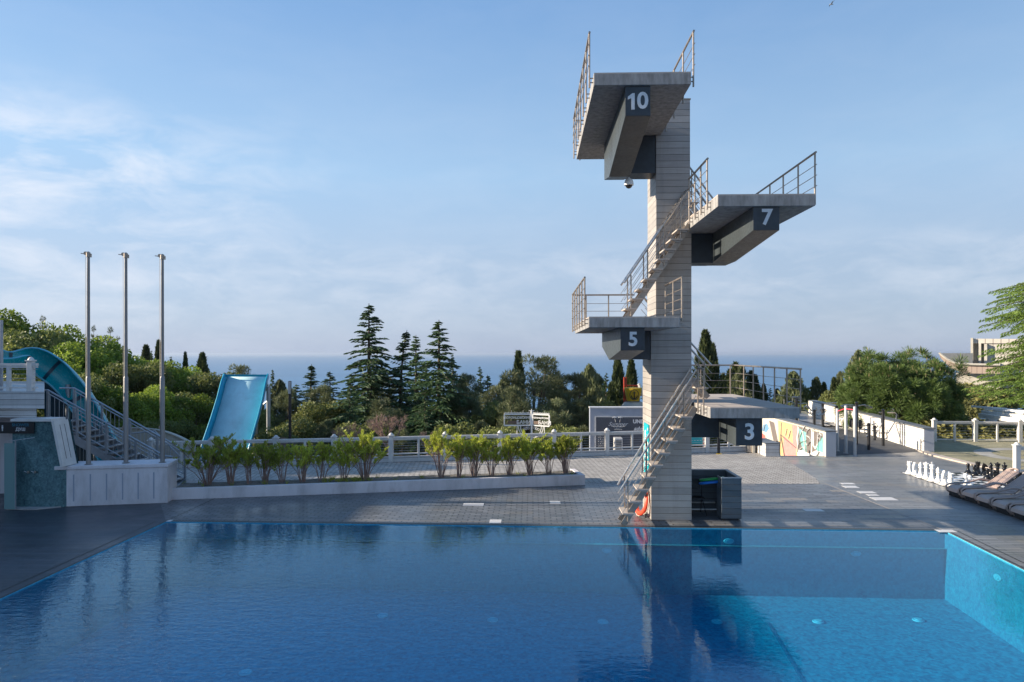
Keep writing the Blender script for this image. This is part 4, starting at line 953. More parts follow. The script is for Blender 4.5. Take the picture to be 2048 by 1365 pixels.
b.build('red_stripes', M['redpaint'], t)

# ---------------------------------------------------------------- red rig with yellow crow's nest
c = P(1266, 790, 46); t = thing('crows_nest', (c.x, c.y, c.z - 5), 'yellow bucket shaped lookout with a black anchor on a red ladder frame above the trees', 'lookout')
b = MB(); b.lathe((c.x, c.y, c.z), [(.40, -.42), (.42, -.40), (.60, .42), (.64, .45), (.60, .47)], 24); b.build('bucket', M['yellow'], t, smooth=40)
b = MB(); y_ = c.y - .56
b.tube([(c.x, y_, c.z - .22), (c.x, y_ - .03, c.z + .25)], .035, 6); b.tube([(c.x - .1, y_, c.z + .15), (c.x + .1, y_, c.z + .15)], .025, 6)
b.tube([(c.x + .2 * math.cos(a_), y_, c.z - .02 + .22 * math.sin(a_)) for a_ in [math.pi * (1 + k / 10) for k in range(11)]], .03, 6)
b.tube([(c.x + .30 * math.cos(a_), y_ - .01, c.z + .02 + .33 * math.sin(a_)) for a_ in [2 * math.pi * k / 20 for k in range(20)]], .022, 6, closed=True)
b.build('anchor_emblem', M['dark_metal'], t)
b = MB()
def PP(px, py): return P(px, py, 46.5)
for x in (1248, 1252): b.tube([PP(x, 755), PP(x, 812)], .05, 6)
for y in range(758, 812, 6): b.tube([PP(1248, y), PP(1252, y)], .03, 5)
b.tube([PP(1248, 771), PP(1280, 772)], .05, 6); b.tube([PP(1270, 790), PP(1292, 792)], .05, 6); b.tube([PP(1276, 772), PP(1290, 800)], .06, 6); b.build('red_frame', M['redpaint'], t)
b = MB(); b.tube([PP(1277, 768), PP(1286, 792)], .12, 8); b.build('chute', M['white_clean'], t, smooth=40)
b = MB(); b.lathe((c.x, c.y, c.z - 5), [(1.2, 0), (1.2, 3.6), (.9, 4.0), (.75, 4.3), (.6, 4.5)], 20); b.build('tower_top', M['stone_cream'], t, smooth=30)
c = P(1183, 795, 47); t = thing('red_mast', (c.x, c.y, -6), 'short red post with small speakers among the conifers left of the yellow lookout', 'post')
b = MB(); b.tube([(c.x, c.y, c.z - 1.6), (c.x, c.y, c.z + .2)], .12, 8); b.tube([P(1187, 790, 47), P(1187, 776, 47)], .11, 8); b.build('mast', M['redpaint'], t, smooth=40)
b = MB(); b.lathe(P(1186, 793, 46.8), [(.05, -.2), (.3, -.1), (.32, .1), (.1, .22)], 12); b.build('speaker_cluster', M['galv'], t, smooth=40)
b = MB(); b.tube([(c.x, c.y, -8), (c.x, c.y, c.z - 1.6)], .1, 8); b.build('mast_foot', M['dark_metal'], t)
# green court fence
c0, c1 = P(575, 845, 40), P(650, 829, 44); t = thing('court_fence', (c0.x, c0.y, -6), 'dark green mesh court fence among the conifers behind the lamp post', 'fence')
def mesh_mat():
    t_ = NT('green_mesh'); t_.bsdf((.02, .09, .06), .6); return t_.m
GM = mesh_mat(); b = MB(); 
for i in range(6): q = c0.lerp(c1, i / 5); b.tube([(q.x, q.y, -5), q], .05, 6)
b.tube([c0, c1], .045, 6); b.tube([c0 - Vector((0,0,.8)), c1 - Vector((0,0,.8))], .03, 6); b.build('frame', GM, t)
b = MB()
for i in range(70): q = c0.lerp(c1, i / 69); b.tube([(q.x, q.y, -4), q], .010, 3)
for i in range(24): b.tube([c0 - Vector((0,0,.14*i)), c1 - Vector((0,0,.14*i))], .010, 3)
b.build('wire_mesh', GM, t)
# ---------------------------------------------------------------- gym: walls, bench, mural
gw = thing('mural_wall', (12.2, 34, 0), 'low retaining wall with grey cap and colourful sprayed mural facing left', 'wall')
b = MB(); b.prism([(28.1, -4), (41, -4), (41, 1.02), (28.1, 1.02)], 0, 11.98, 12.38); b.build('wall', paint('mural_ground', (.50, .47, .41), .7, .06), gw)
b = MB(); b.box((11.93, 28.06, 1.02), (12.43, 41, 1.07)); b.build('capstone', M['cap_grey'], gw, bevel=.01)
b = MB(); b.box((11.975, 28.085, .0), (12.385, 28.098, 1.02)); b.build('shade_toned_end', paint('end_shade_grey', (.40, .42, .46), .6, .05), gw)  # shade on the near end is put into this grey-blue colour
XM = 11.977
def mur(pts, k=0): return [(XM - .0015 * k, y, z) for y, z in pts]
def mpx(px, py): # photo spot on the mural face
    f = P(px, py, 1.0) - Vector((0, 0, EYE)); t_ = XM / f.x; q = Vector((0, 0, EYE)) + f * t_; return (q.y, q.z)
cols = {'mural_pink': (.55, .25, .23), 'mural_yellow': (.56, .40, .19), 'mural_aqua': (.17, .44, .40), 'mural_grey': (.15, .13, .12), 'mural_blue': (.13, .28, .45), 'mural_rose': (.52, .13, .11), 'mural_white': (.60, .59, .57)}
mm = {k: paint(k, v, .7, .14, 7) for k, v in cols.items()}
def mpoly(nm, mat, pts, k=1):
    b = MB(); b.add(mur([mpx(*p) for p in pts], k), [tuple(range(len(pts)))]); b.build(nm, mm[mat], gw)
mpoly('sprayed_patch', 'mural_yellow', [(1594, 852), (1556, 842), (1558, 905), (1572, 930), (1594, 935)])
mpoly('sprayed_patch', 'mural_pink', [(1592, 893), (1567, 872), (1566, 910), (1592, 935)], 2)
mpoly('sprayed_patch', 'mural_pink', [(1594, 852), (1584, 850), (1586, 890), (1594, 900)], 3)
mpoly('sprayed_patch', 'mural_grey', [(1645, 868), (1596, 853), (1596, 900), (1612, 925), (1636, 925), (1646, 885)], 1)
mpoly('sprayed_patch', 'mural_aqua', [(1612, 866), (1598, 858), (1600, 880), (1606, 905), (1614, 925), (1612, 890)], 2)
mpoly('sprayed_patch', 'mural_aqua', [(1645.5, 875), (1634, 890), (1631, 915), (1645.5, 925)], 2)
mpoly('sprayed_patch', 'mural_blue', [(1534, 848), (1526, 850), (1524, 862), (1532, 866), (1538, 858)])
mpoly('sprayed_patch', 'mural_rose', [(1530, 872), (1522, 866), (1520, 884), (1532, 886)])
mpoly('sprayed_patch', 'mural_grey', [(1548, 846), (1538, 842), (1546, 880), (1555, 905), (1556, 885)])
b = MB()
for s_ in ([(1563, 846), (1562, 872), (1557, 915)], [(1562, 870), (1575, 882), (1592, 896)], [(1562, 870), (1566, 892), (1571, 920)]):
    b.tube([(XM - .008, *mpx(*p)) for p in s_], .045, 5, ell=(1, .3))
b.build('painted_shadow_lines', mm['mural_grey'], gw)  # grey strokes paint in the diagonal shadow lines crossing the mural
b = MB()
strokes = [[(1612, 852), (1606, 862), (1601, 874), (1598, 892), (1596, 905)], [(1600, 888), (1606, 884), (1614, 882)], [(1606, 862), (1609, 878), (1611, 895), (1612, 905)], [(1622, 857), (1616, 862), (1614, 872), (1620, 876), (1622, 884), (1616, 892), (1613, 888)],
           [(1619, 857), (1630, 860)], [(1624, 860), (1624, 885), (1623, 912)], [(1627, 864), (1627, 892), (1631, 898), (1635, 890), (1636, 866)], [(1640, 868), (1637, 876), (1642, 882), (1644, 872), (1640, 868)], [(1598, 856), (1594, 878), (1597, 896)], [(1605, 908), (1600, 900), (1607, 895), (1612, 900)], [(1630, 905), (1634, 915), (1640, 905)], [(1575, 858), (1572, 872)], [(1582, 862), (1578, 878)], [(1531, 850), (1528, 862)]]
for s_ in strokes: b.tube([(XM - .012, *mpx(*p)) for p in s_], .055, 5, ell=(1, .3))
b.build('sprayed_letters', mm['mural_white'], gw)
mpoly('sprayed_patch', 'mural_white', [(1646, 906), (1632, 902), (1618, 908), (1606, 902), (1594, 900), (1596, 935), (1646, 935)], 4)
# bench
bx0, bx1 = G(1530, 914).x, G(1557, 914).x; by0 = G(1540, 914.5).y
bn = thing('box_bench', ((bx0 + bx1) / 2, by0 + .6, 0), 'small white boarded box bench with grey top in front of the mural', 'bench')
b = MB(); b.box((bx0, by0, 0), (bx1, by0 + 1.6, .52)); b.build('base', M['deckwhite'], bn)
b = MB(); b.box((bx0 - .02, by0 - .02, .52), (bx1 + .02, by0 + 1.62, .56)); b.build('seat', M['cap_grey'], bn, bevel=.006)
# second gym wall
w0 = G(1847, 905); w1 = w0 + (G(1700, 858) - w0) * 1.9
gw2 = thing('gym_wall', w0, 'long white boarded wall with grey cap running back behind the exercise machines', 'wall')
dd = (w1 - w0).normalized(); nn2 = Vector((dd.y, -dd.x, 0)); WZ = .98
def wprism(mb, p, q, w, z0, z1):
    a = [p, q, q + nn2 * w, p + nn2 * w]; vs = [(v.x, v.y, z0) for v in a] + [(v.x, v.y, z1) for v in a]
    mb.add(vs, [(0,1,2,3)[::1],(7,6,5,4),(4,5,1,0),(5,6,2,1),(6,7,3,2),(7,4,0,3)])
b = MB(); wprism(b, w0, w1, .42, 0, WZ); b.build('wall', M['whiteboards_wall'], gw2)
b = MB(); wprism(b, w0 - dd*.05 - nn2*.04, w1, .50, WZ + .001, WZ + .05); b.build('capstone', M['cap_grey'], gw2)
b = MB(); wprism(b, w0 - dd*.014 + nn2 * .02, w0 - dd*.003 + nn2 * .02, .38, .02, WZ - .01); b.build('shade_toned_end', M['panelgrey'], gw2)  # lilac grey sheet gives the white wall's near end its shaded tone
# ---- machines
TB_ = lambda d: (lambda x, y: P(x, y, d))
def zx(zx_, zy_): return (1500 + zx_ / 6.827, 760 + zy_ / 6.827)      # spot in the enlarged study of this corner
def tubes(mb, d, paths, r=.03, z=True, n=8):
    for p in paths: mb.tube([P(*(zx(*q[:2]) if z else q[:2]), d + (q[2] if len(q) > 2 else 0)) for q in p], r, n)
pb_ = thing('pull_up_bars', G(1691, 908), 'three light grey posts joined at the top by red pull up bars', 'exercise bars')
tops = []
for px, py, pt in ((1709.5, 913, 815), (1691.5, 907.5, 813), (1674.5, 903, 819)):
    g = G(px, py); d = (g - Vector((0,0,EYE))).dot(FW); zt = EYE - (pt - HY) / FPX * d; m = MB(); m.lathe((g.x, g.y, 0), [(.10, 0), (.10, .012), (.062, .015), (.062, zt), (.05, zt + .02)], 16); m.build('post', paint('light_grey_post', (.42, .42, .42), .4, .08) if not tops else pb_.children[0].data.materials[0], pb_, smooth=40); tops.append(Vector((g.x, g.y, zt)))
for p, q, o in ((tops[0], tops[1], -.12), (tops[1], tops[2], -.10)):
    m = MB(); m.tube([p + Vector((0, 0, o)), q + Vector((0, 0, o))], .022, 8); m.build('bar', M['pinkred'], pb_, smooth=40)
def machine(name, label, d, posts, silver, extra=None, seats=None):
    g = P(*zx(*posts[0][1]), d); t = thing(name, (g.x, g.y, 0.0), label, 'exercise machine')
    for a_, c_ in posts:
        m = MB(); p, q = P(*zx(*a_), d), P(*zx(*c_), d); m.tube([p, Vector((q.x, q.y, 0.01)) if q.z < .9 else q], .065, 10); m.build('post', M['dark_metal'], t, smooth=40)
        m = MB(); m.lathe(p, [(.075, -.06), (.075, .02), (.03, .05)], 12); m.build('post_cap', M['black_gloss'], t, smooth=40)
    m = MB(); tubes(m, d, silver, .028); m.build('handles', M['steel'] if name != 'leg_press' else M['galv'], t, smooth=40)
    for (cx, cy, w, h) in (seats or []):
        c = P(*zx(cx, cy), d); k = w / 6.827 / FPX * d; e = h / 6.827 / FPX * d; m = MB(); m.lathe(c, [(k*.55, -e), (k*.9, -e*.6), (k, 0), (k*.85, e*.5), (k*.4, e)], 14); 
        m.v = [(x, c.y + (y - c.y) * .18, z) for x, y, z in m.v]; m.build('seat_pad', M['black_gloss'], t, smooth=50)
    if extra: extra(t)
    return t
machine('rowing_machine', 'leftmost exercise machine, silver frame on a black post above the mural wall cap', 34.0, [((632, 250), (632, 900))],
        [[(575, 250), (575, 320), (690, 330), (690, 240), (575, 235)], [(600, 280), (700, 290)], [(490, 340), (510, 310), (560, 300), (600, 330)], [(570, 330), (560, 360), (620, 345), (640, 400)], [(660, 330), (780, 325), (800, 390), (850, 430)], [(648, 370), (655, 560)], [(462, 270), (462, 330)]])
machine('arm_wheel', 'exercise machine with two twisted silver hand loops on a black post above the red mat', 36.0, [((877, 420), (877, 800))],
        [[(730, 380), (760, 360), (800, 370), (830, 420), (820, 450), (870, 470), (930, 440), (950, 400), (1000, 390), (1040, 420), (1010, 470), (900, 495), (840, 480), (740, 410), (730, 380)], [(880, 410), (910, 430), (900, 380)], [(780, 340), (770, 380), (810, 400)], [(960, 395), (975, 440)]])
machine('chest_press', 'exercise machine with flat top bar and low black seat left of the pull up bars', 37.0, [((992, 340), (992, 820)), ((1182, 370), (1182, 820))],
        [[(980, 322), (1180, 318)], [(1015, 400), (1022, 540), (1000, 590), (1160, 640)], [(980, 600), (1150, 590)], [(975, 620), (1040, 670)]],
        extra=lambda t: (lambda m, c: (m.box((c.x - .0, c.y - .2, c.z - .04), (c.x + .9, c.y + .2, c.z + .03)), m.build('bench_pad', M['black_gloss'], t, bevel=.01)))(MB(), P(*zx(1010, 635), 37.0)))
machine('lat_pull', 'exercise machine with wide white overhead arms and two black oval backrests', 31.5, [((1452, 320), (1452, 800))],
        [[(1235, 365), (1300, 345), (1400, 350), (1450, 365), (1560, 345), (1672, 385)], [(1240, 372), (1270, 375), (1400, 368)], [(1570, 360), (1610, 392), (1665, 388)], [(1390, 560), (1390, 660), (1340, 630)], [(1470, 400), (1475, 640), (1600, 630)], [(1480, 680), (1600, 680)], [(1490, 690), (1500, 740)]], seats=[(1382, 592, 28, 58), (1505, 612, 32, 62)])
machine('short_post', 'short thick black post standing alone on the dark gym floor', 29.7, [((1620, 610), (1620, 962))], [[(1620, 690), (1570, 690), (1560, 720), (1600, 740)], [(1620, 740), (1585, 780)]])
machine('leg_press', 'exercise machine with pale grey tube frame standing against the white boarded wall', 33.0, [((1700, 640), (1700, 800))],
        [[(1640, 760), (1642, 520), (1700, 515), (1790, 522), (1790, 600)], [(1660, 620), (1720, 600), (1745, 640), (1700, 680), (1665, 660)], [(1675, 690), (1730, 790)], [(1740, 700), (1700, 790)], [(1690, 560), (1690, 800)], [(1665, 700), (1745, 700)]])
machine('leg_swing', 'exercise machine with two big silver looped handles on a tall black post', 31.0, [((1815, 420), (1817, 905))],
        [[(1758, 450), (1830, 455), (1835, 520), (1755, 700), (1760, 730), (1885, 732), (1990, 560), (2000, 475), (1975, 452), (1870, 450)], [(1865, 740), (1875, 790), (1840, 815), (1780, 805)]])
t = thing('rack_frame', P(1801, 893, 31.5), 'thin silver post with two diagonal struts leaning before the white boarded wall', 'exercise machine')
b = MB(); dq = 31.2
for p in ([(1804, 848), (1805, 893)], [(1791, 848), (1804, 892)], [(1823, 853), (1806, 890)], [(1791, 848), (1804, 850)]): b.tube([P(x, y, dq) for x, y in p], .022, 6)
b.build('frame', M['galv'], t, smooth=40)
b = MB()
for p in ([(1837, 902), (1837, 878), (1841, 874), (1846, 880), (1846, 903)],): b.tube([P(x, y, 29.6) for x, y in p], .02, 6)
tag(b.build('grab_rail', M['galv'], smooth=40), 'small bent silver grab rail at the near end of the white boarded wall', 'rail')
for px in (1664, 1740):
    pass
# ---------------------------------------------------------------- pergola, swing, far building
t = thing('pergola', P(1980, 880, 36), 'white timber pergola with long overlapping beams under the cedar branches', 'pergola')
b = MB()
for a_, c_, w_ in (((1969, 818, 38), (2150, 838, 30), .16), ((1964, 826, 37), (2150, 848, 30), .22), ((1958, 832, 36.5), (2150, 858, 29), .22), ((1960, 836, 39), (2100, 836, 39), .2)):
    b.beam(P(*a_), P(*c_), .10, w_)
b.build('beam', M['white_clean'], t)
for px, d in ((1979, 37.0), (1986, 38.5), (2090, 34)):
    q = P(px, 880, d); m = MB(); m.box((q.x - .13, q.y - .13, -1.2), (q.x + .13, q.y + .13, P(px, 836, d).z)); m.build('post', M['white'], t)
m = MB()
for i in range(8): a_ = P(1968, 820, 38).lerp(P(2150, 842, 30), i / 7); m.beam(a_ + Vector((-.3, .6, .12)), a_ + Vector((.4, -1.2, .12)), .08, .1)
m.build('rafter', M['white_clean'], t)
t = thing('swing_frame', P(2023, 884, 38), 'orange A shaped swing frame behind the far white fence', 'swing')
b = MB(); 
for p in ([(2013, 882), (2023, 862)], [(2023, 862), (2033, 884)]): b.beam(P(*p[0], 38), P(*p[1], 38), .1, .1)
b.build('frame', M['orange'], t)
b = MB(); b.beam(P(2023, 862, 38), P(2060, 858, 34), .07, .07); b.build('top_bar', M['galv'], t)
cray = P(1985, 707, 1.0) - Vector((0, 0, EYE)); bdir = Vector((cray.x, cray.y, 0)).normalized(); BD = 110.0
bO = Vector((0, 0, EYE)) + bdir * BD; t = thing('modern_building', (bO.x, bO.y, -8), 'modern pale ribbed building with a swooping roof edge beyond the round pine', 'building')
def bq(px, py, back=0.0):
    f = P(px, py, 1.0) - Vector((0, 0, EYE)); k = (BD + back) / f.dot(bdir); return Vector((0, 0, EYE)) + f * k
def bpris(nm, mt, pts, back, depth, parent=None):
    m = MB(); A_ = [bq(x, y, back) for x, y in pts]; B_ = [p + bdir * depth for p in A_]; n = len(pts)
    m.add(A_ + B_, [tuple(range(n))[::-1], tuple(range(n, 2*n))] + [(i, (i+1) % n, (i+1) % n + n, i + n) for i in range(n)]); return m.build(nm, mt, parent or t)
def rib_mat(nm, col, dark, sp):
    k = NT(nm); p = k.pos(); dt = k.N('ShaderNodeVectorMath', operation='DOT_PRODUCT'); k.l.new(p, dt.inputs[0]); dt.inputs[1].default_value = (bdir.y, -bdir.x, 0)
    fr = k.math('FRACT', k.math('DIVIDE', dt.outputs['Value'], sp)); c = k.mixc(k.math('LESS_THAN', fr, .13), col, dark); k.bsdf(c, .8); return k.m
wr = rib_mat('ribbed_render', (.52, .48, .42), (.27, .24, .21), .85); wing = rib_mat('ribbed_brown_render', (.36, .28, .23), (.20, .15, .13), .55)
bpris('wall', wr, [(1974, 688), (2120, 688), (2120, 790), (1974, 790)], .6, 12)
bpris('parapet', wr, [(1944, 678.5), (2120, 680), (2120, 688), (1944, 688)], .4, 13)
for x0_, x1_, z_ in ((1941, 1946, 677), (1957, 1962, 688), (1968, 1974, 689)): bpris('fin', M['stone_cream'], [(x0_, z_), (x1_, z_), (x1_, 735), (x0_, 735)], 0, 5)
bpris('recess', M['stone_cream'], [(1946, 688), (1974, 688), (1974, 735), (1946, 735)], 1.2, 1)
lx = [(1878, 706.5), (1884, 712), (1895, 720), (1908, 726), (1922, 729), (1942, 730), (2000, 731)]
bpris('wing_wall', wing, lx + [(2000, 749), (1930, 748), (1900, 738), (1880, 716)], -6, .6)
m = MB(); m.tube([bq(x, y, -6.2) for x, y in lx], .14, 6); m.build('wing_coping', M['stone_cream'], t)
bpris('roof', M['cap_grey'], [(1879, 707.5), (1945, 707.5), (1945, 735), (1900, 735)], -3, 1.5)
bpris('lower_wall', M['stone_cream'], [(1912, 747), (2000, 747), (2000, 800), (1912, 800)], -4.5, 3)

# ---------------------------------------------------------------- chess
cb0 = G(1814, 951); sq = .335; bx, by_top = 13.08, cb0.y + .2
cbx = 13.05; cby = G(1894.7, 975).y - .15
cbt = thing('chess_board', (cbx + 4*sq, cby + 4*sq, 0), 'large black and white chequered chess mat on the grey deck', 'chess board')
b = MB(); b.box((cbx - .03, cby - .03, .001), (cbx + 8*sq + .03, cby + 8*sq + .03, .010)); b.build('border', M['dark_metal'], cbt)
b = MB(); 
for i in range(8):
    for j in range(8):
        b.m = (i + j) % 2; b.box((cbx + i*sq, cby + j*sq, .010), (cbx + (i+1)*sq - .001, cby + (j+1)*sq - .001, .014))
b.build('squares', [M['black_gloss'], M['white_clean']], cbt)
def prof(kind):
    base = [(.112, 0), (.118, .015), (.118, .045), (.10, .06), (.095, .08), (.075, .095)]
    H = {'pawn': .36, 'rook': .40, 'knight': .44, 'bishop': .50, 'queen': .56, 'king': .60}[kind]; k = H / .5
    if kind == 'pawn': return base + [(.05, .14), (.038, .21), (.045, .225), (.065, .235), (.05, .25), (.035, .26), (.055, .285), (.06, .31), (.05, .34), (.02, .358)]
    if kind == 'rook': return base + [(.062, .14), (.052, .22), (.055, .27), (.085, .285), (.085, .30), (.07, .31), (.075, .38), (.075, .40), (.05, .40), (.05, .375), (.01, .375)]
    if kind == 'bishop': return base + [(.055, .15), (.04, .26), (.045, .30), (.075, .315), (.05, .33), (.04, .345), (.062, .385), (.058, .42), (.035, .455), (.018, .47), (.024, .485), (.01, .50)]
    if kind == 'queen': return base + [(.06, .16), (.045, .30), (.048, .35), (.082, .365), (.055, .385), (.05, .41), (.085, .49), (.078, .50), (.04, .505), (.05, .52), (.026, .53), (.026, .55), (.01, .56)]
    if kind == 'king': return base + [(.06, .16), (.046, .32), (.05, .37), (.086, .385), (.058, .405), (.052, .43), (.08, .505), (.076, .52), (.03, .53), (.012, .535)]
    return base + [(.07, .13), (.06, .16), (.02, .165)]
def chess_mesh(kind, mat):
    m = MB(); m.lathe((0, 0, 0), prof(kind), 20)
    if kind == 'king': m.box((-.012, -.012, .53), (.012, .012, .61)); m.box((-.036, -.011, .563), (.036, .011, .588))
    if kind == 'queen':
        for k in range(8): t = math.pi*k/4; m.lathe((.078*math.cos(t), .078*math.sin(t), .50), [(.016, 0), (.016, .015), (.004, .025)], 6)
    if kind == 'rook':
        for k in range(6): t = math.pi*k/3; m.lathe((.064*math.cos(t), .064*math.sin(t), .395), [(.02, 0), (.02, .025)], 4)
    if kind == 'knight':
        hd = [(-.075, .13), (.055, .13), (.075, .22), (.065, .32), (.03, .40), (.01, .44), (-.005, .41), (-.05, .385), (-.11, .315), (-.105, .285), (-.06, .285), (-.02, .29), (-.05, .23)]
        m.prism(hd, 1, -.035, .035); m.prism([(x * .9, z) for x, z in hd[2:8]], 1, -.05, .05)
    return m.build('chess_' + kind, mat, smooth=50)
protos = {}
names = ['rook', 'knight', 'bishop', 'queen', 'king', 'bishop', 'knight', 'rook']
ordn = ['farthest', 'second', 'third', 'fourth', 'fifth', 'sixth', 'seventh', 'nearest']
def put_piece(kind, colr, x, y, label, rz):
    key = (kind, colr); mt = M['white_clean'] if colr == 'white' else M['black_gloss']
    if key not in protos: o = chess_mesh(kind, mt); protos[key] = o
    else: o = protos[key].copy(); S.collection.objects.link(o)
    o.location = (x, y, .014); o.rotation_euler = (0, 0, rz); tag(o, label, 'chess piece', colr + ' pieces on the outdoor chess board')
for i in range(8):
    y = cby + (7 - i + .5) * sq
    desc = {'rook': 'rook with turret top', 'knight': 'knight with horse head', 'bishop': 'bishop', 'queen': 'queen', 'king': 'king, tallest piece with cross'}[names[i]]
    pl_ = '' if names[i] in ('king', 'queen') else (' at the far end of' if i < 3 else ' at the near end of')
    put_piece(names[i], 'white', cbx + .5*sq, y, f'white {desc}{pl_ or " in the middle of"} the row beside the deck', R(180) if names[i] == 'knight' else 0)
    put_piece(names[i], 'black', cbx + 7.5*sq, y, f'glossy black {desc}{pl_ or " in the middle of"} the rear row', R(150) if names[i] == 'knight' else 0)
for (i, c, r_, lab) in ((1, 'white', 7, 'white pawn standing nearest the lounger, alone at the board corner'), (2, 'white', 6, 'white pawn just behind the nearest white rook'), (1, 'white', 5, 'white pawn behind the nearer white knight'), (1, 'white', 4, 'white pawn behind the nearer white bishop')):
    put_piece('pawn', c, cbx + (i + .5)*sq + (.25 if r_ == 7 else 0), cby + (7 - r_ + .5) * sq, lab, 0)
for r_, lab in ((0, 'black pawn farthest back at the board corner'), (1, 'black pawn second from the far corner'), (3, 'black pawn third from the far corner'), (4, 'black pawn fourth from the far corner, half behind the lounger back'), (6, 'black pawn second nearest the loungers'), (7, 'black pawn nearest the loungers')):
    put_piece('pawn', 'black', cbx + 6.5*sq, cby + (7 - r_ + .5) * sq, lab, 0)

# ---------------------------------------------------------------- sun loungers
def lounger(loc, label):
    t = thing('sun_lounger', loc, label, 'sun lounger', 'taupe plastic sun loungers in a row at the right'); X0, Y0 = loc[0], loc[1]
    wd_ = .50
    b = MB(); n = 12
    side = [(0.0, .17), (.03, .27), (.14, .325), (.6, .315), (1.18, .31), (1.18, .285), (.6, .29), (.16, .295), (.07, .25), (.04, .17)]
    b.prism([(X0 + x, z) for x, z in side], 1, Y0 - wd_/2, Y0 + wd_/2); b.build('seat', M['brown_wicker'], t, bevel=.01)
    b = MB()
    for k in range(7):
        y0 = Y0 - .23 + k * .0657; a_, c_ = Vector((X0 + 1.16, y0 + .03, .32)), Vector((X0 + 1.78, y0 + .03, .78)); b.beam(a_, c_, .048, .018, up=(0, 0, 1))
    for f_, ww in ((.02, .5), (.5, .5), (.93, .46)): c_ = Vector((X0 + 1.16 + .62*f_, Y0, .31 + .46*f_)); b.beam(c_ - Vector((0, ww/2, 0)), c_ + Vector((0, ww/2, 0)), .05, .02, up=(-.63, 0, .77))
    b.tube([(X0 + 1.74, Y0 - .24, .755), (X0 + 1.82, Y0 - .17, .815), (X0 + 1.85, Y0, .835), (X0 + 1.82, Y0 + .17, .815), (X0 + 1.74, Y0 + .24, .755)], .03, 8)
    for s_ in (-1, 1): b.tube([(X0 + 1.14, Y0 + s_*.25, .32), (X0 + 1.75, Y0 + s_*.24, .76)], .022, 8)
    b.build('backrest', M['brown_wicker'], t, smooth=45)
    for s_ in (-1, 1):
        y = Y0 + s_ * .285; b = MB()
        pth = [(1.55, .02), (1.50, .22), (1.36, .38), (1.18, .45), (.98, .46), (.80, .41), (.62, .36), (.35, .335), (.10, .325), (.02, .27), (.03, .16), (.16, .03), (.24, .0)]
        b.tube([(X0 + x, y, z + .02) for x, z in pth], .028, 8, ell=(.8, 1)); b.build('side_frame', M['brown_wicker'], t, smooth=60)
    b = MB(); b.prism([(X0 + .12, .0), (X0 + .24, .0), (X0 + .30, .16), (X0 + .42, .28), (X0 + .1, .27), (X0 + .07, .16)], 1, Y0 - .22, Y0 + .22)
    b.box((X0 + .12, Y0 - .33, -.0), (X0 + .22, Y0 + .33, .05)); b.build('underframe', M['dark_brown'], t)
    return t
l0 = lounger((12.28, 20.3, 0), 'farthest taupe sun lounger, its foot end touching the sunlit deck by the white rook')
LL = ['second sun lounger from the chess board, in full sun', 'third sun lounger from the chess board, at the edge of the shade', 'fourth sun lounger from the chess board, wholly in shade', 'second nearest sun lounger, in shade and cut by the frame', 'nearest sun lounger, only its foot end in the frame']
for (x, y), lab in zip(((12.30, 19.62), (12.26, 18.94), (12.24, 18.24), (12.24, 17.55), (12.22, 16.85)), LL): copy_tree(l0, (x, y, 0), label=lab)
# bird high up
c = P(1663, 10, 60); t = thing('gull', c, 'tiny gull gliding high in the sky above the tower', 'bird')
b = MB(); b.tube([c + Vector((-.16, 0, 0)), c + Vector((-.08, 0, .01)), c + Vector((.06, 0, .01)), c + Vector((.2, 0, 0))], [.02, .05, .05, .01], 8); b.build('body', M['white'], t, smooth=60)
for s_ in (-1, 1):
    m = MB(); m.add([c + Vector((-.06, 0, .02)), c + Vector((.06, 0, .02)), c + Vector((.04, s_*.3, .10)), c + Vector((-.04, s_*.3, .11)), c + Vector((.06, s_*.62, .05))], [(0, 1, 2, 3), (3, 2, 4)]); m.build('wing', M['white'], t)
# added building outside the left edge, shaped to shade the left deck and pool
t = thing('added_shade_building', (-34, 10, 0), 'white block with balconies added outside the view at left to cast shade', 'building')
b = MB(); b.box((-44, -6, -3), (-29, 16.3, 10.6)); b.box((-44, 16.3, -3), (-29.02, 22, 8.9)); b.build('wall', M['white'], t)
b = MB(); b.box((-44.3, -6.3, 10.6), (-28.9, 16.4, 10.85)); b.box((-44.3, 16.4, 8.9), (-28.8, 22.3, 9.1)); b.build('roof', M['cap_grey'], t)
for z in (1, 4, 7):
    for y in range(-4, 20, 4):
        m = MB(); m.box((-29.01, y, z), (-28.96, y + 2, z + 2)); m.build('window', M['dark_metal'], t)
    m = MB(); m.box((-29, -6, z - .25), (-27.6, 22, z - .1)); m.build('balcony', M['white'], t)
# ---------------------------------------------------------------- vegetation
def leaf_mat(name, dark, light, trans=.25, rough=.55):
    t = NT(name); g = t.n.new('ShaderNodeNewGeometry'); oi = t.n.new('ShaderNodeObjectInfo')
    r = g.outputs['Random Per Island']; n = t.noise(g.outputs['Position'], .6, 4, .6)
    f = t.math('ADD', t.math('MULTIPLY', r, .6), t.math('MULTIPLY', t.rng(n, .3, .7, 0, 1), .4)); c = t.mixc(f, dark, light)
    k = t.rng(oi.outputs['Random'], 0, 1, .90, 1.45); c = t.mixc(1.0, c, t.N('ShaderNodeCombineColor', i_Red=k, i_Green=k, i_Blue=k).outputs[0], 'MULTIPLY')
    d = t.N('ShaderNodeBsdfPrincipled'); t.l.new(c, d.inputs['Base Color']); d.inputs['Roughness'].default_value = rough; d.inputs['Specular IOR Level'].default_value = .3
    tr = t.N('ShaderNodeBsdfTranslucent'); t.l.new(c, tr.inputs[0]); m = t.N('ShaderNodeMixShader'); m.inputs[0].default_value = trans
    t.l.new(d.outputs[0], m.inputs[1]); t.l.new(tr.outputs[0], m.inputs[2]); t.l.new(m.outputs[0], t.out.inputs[0]); return t.m
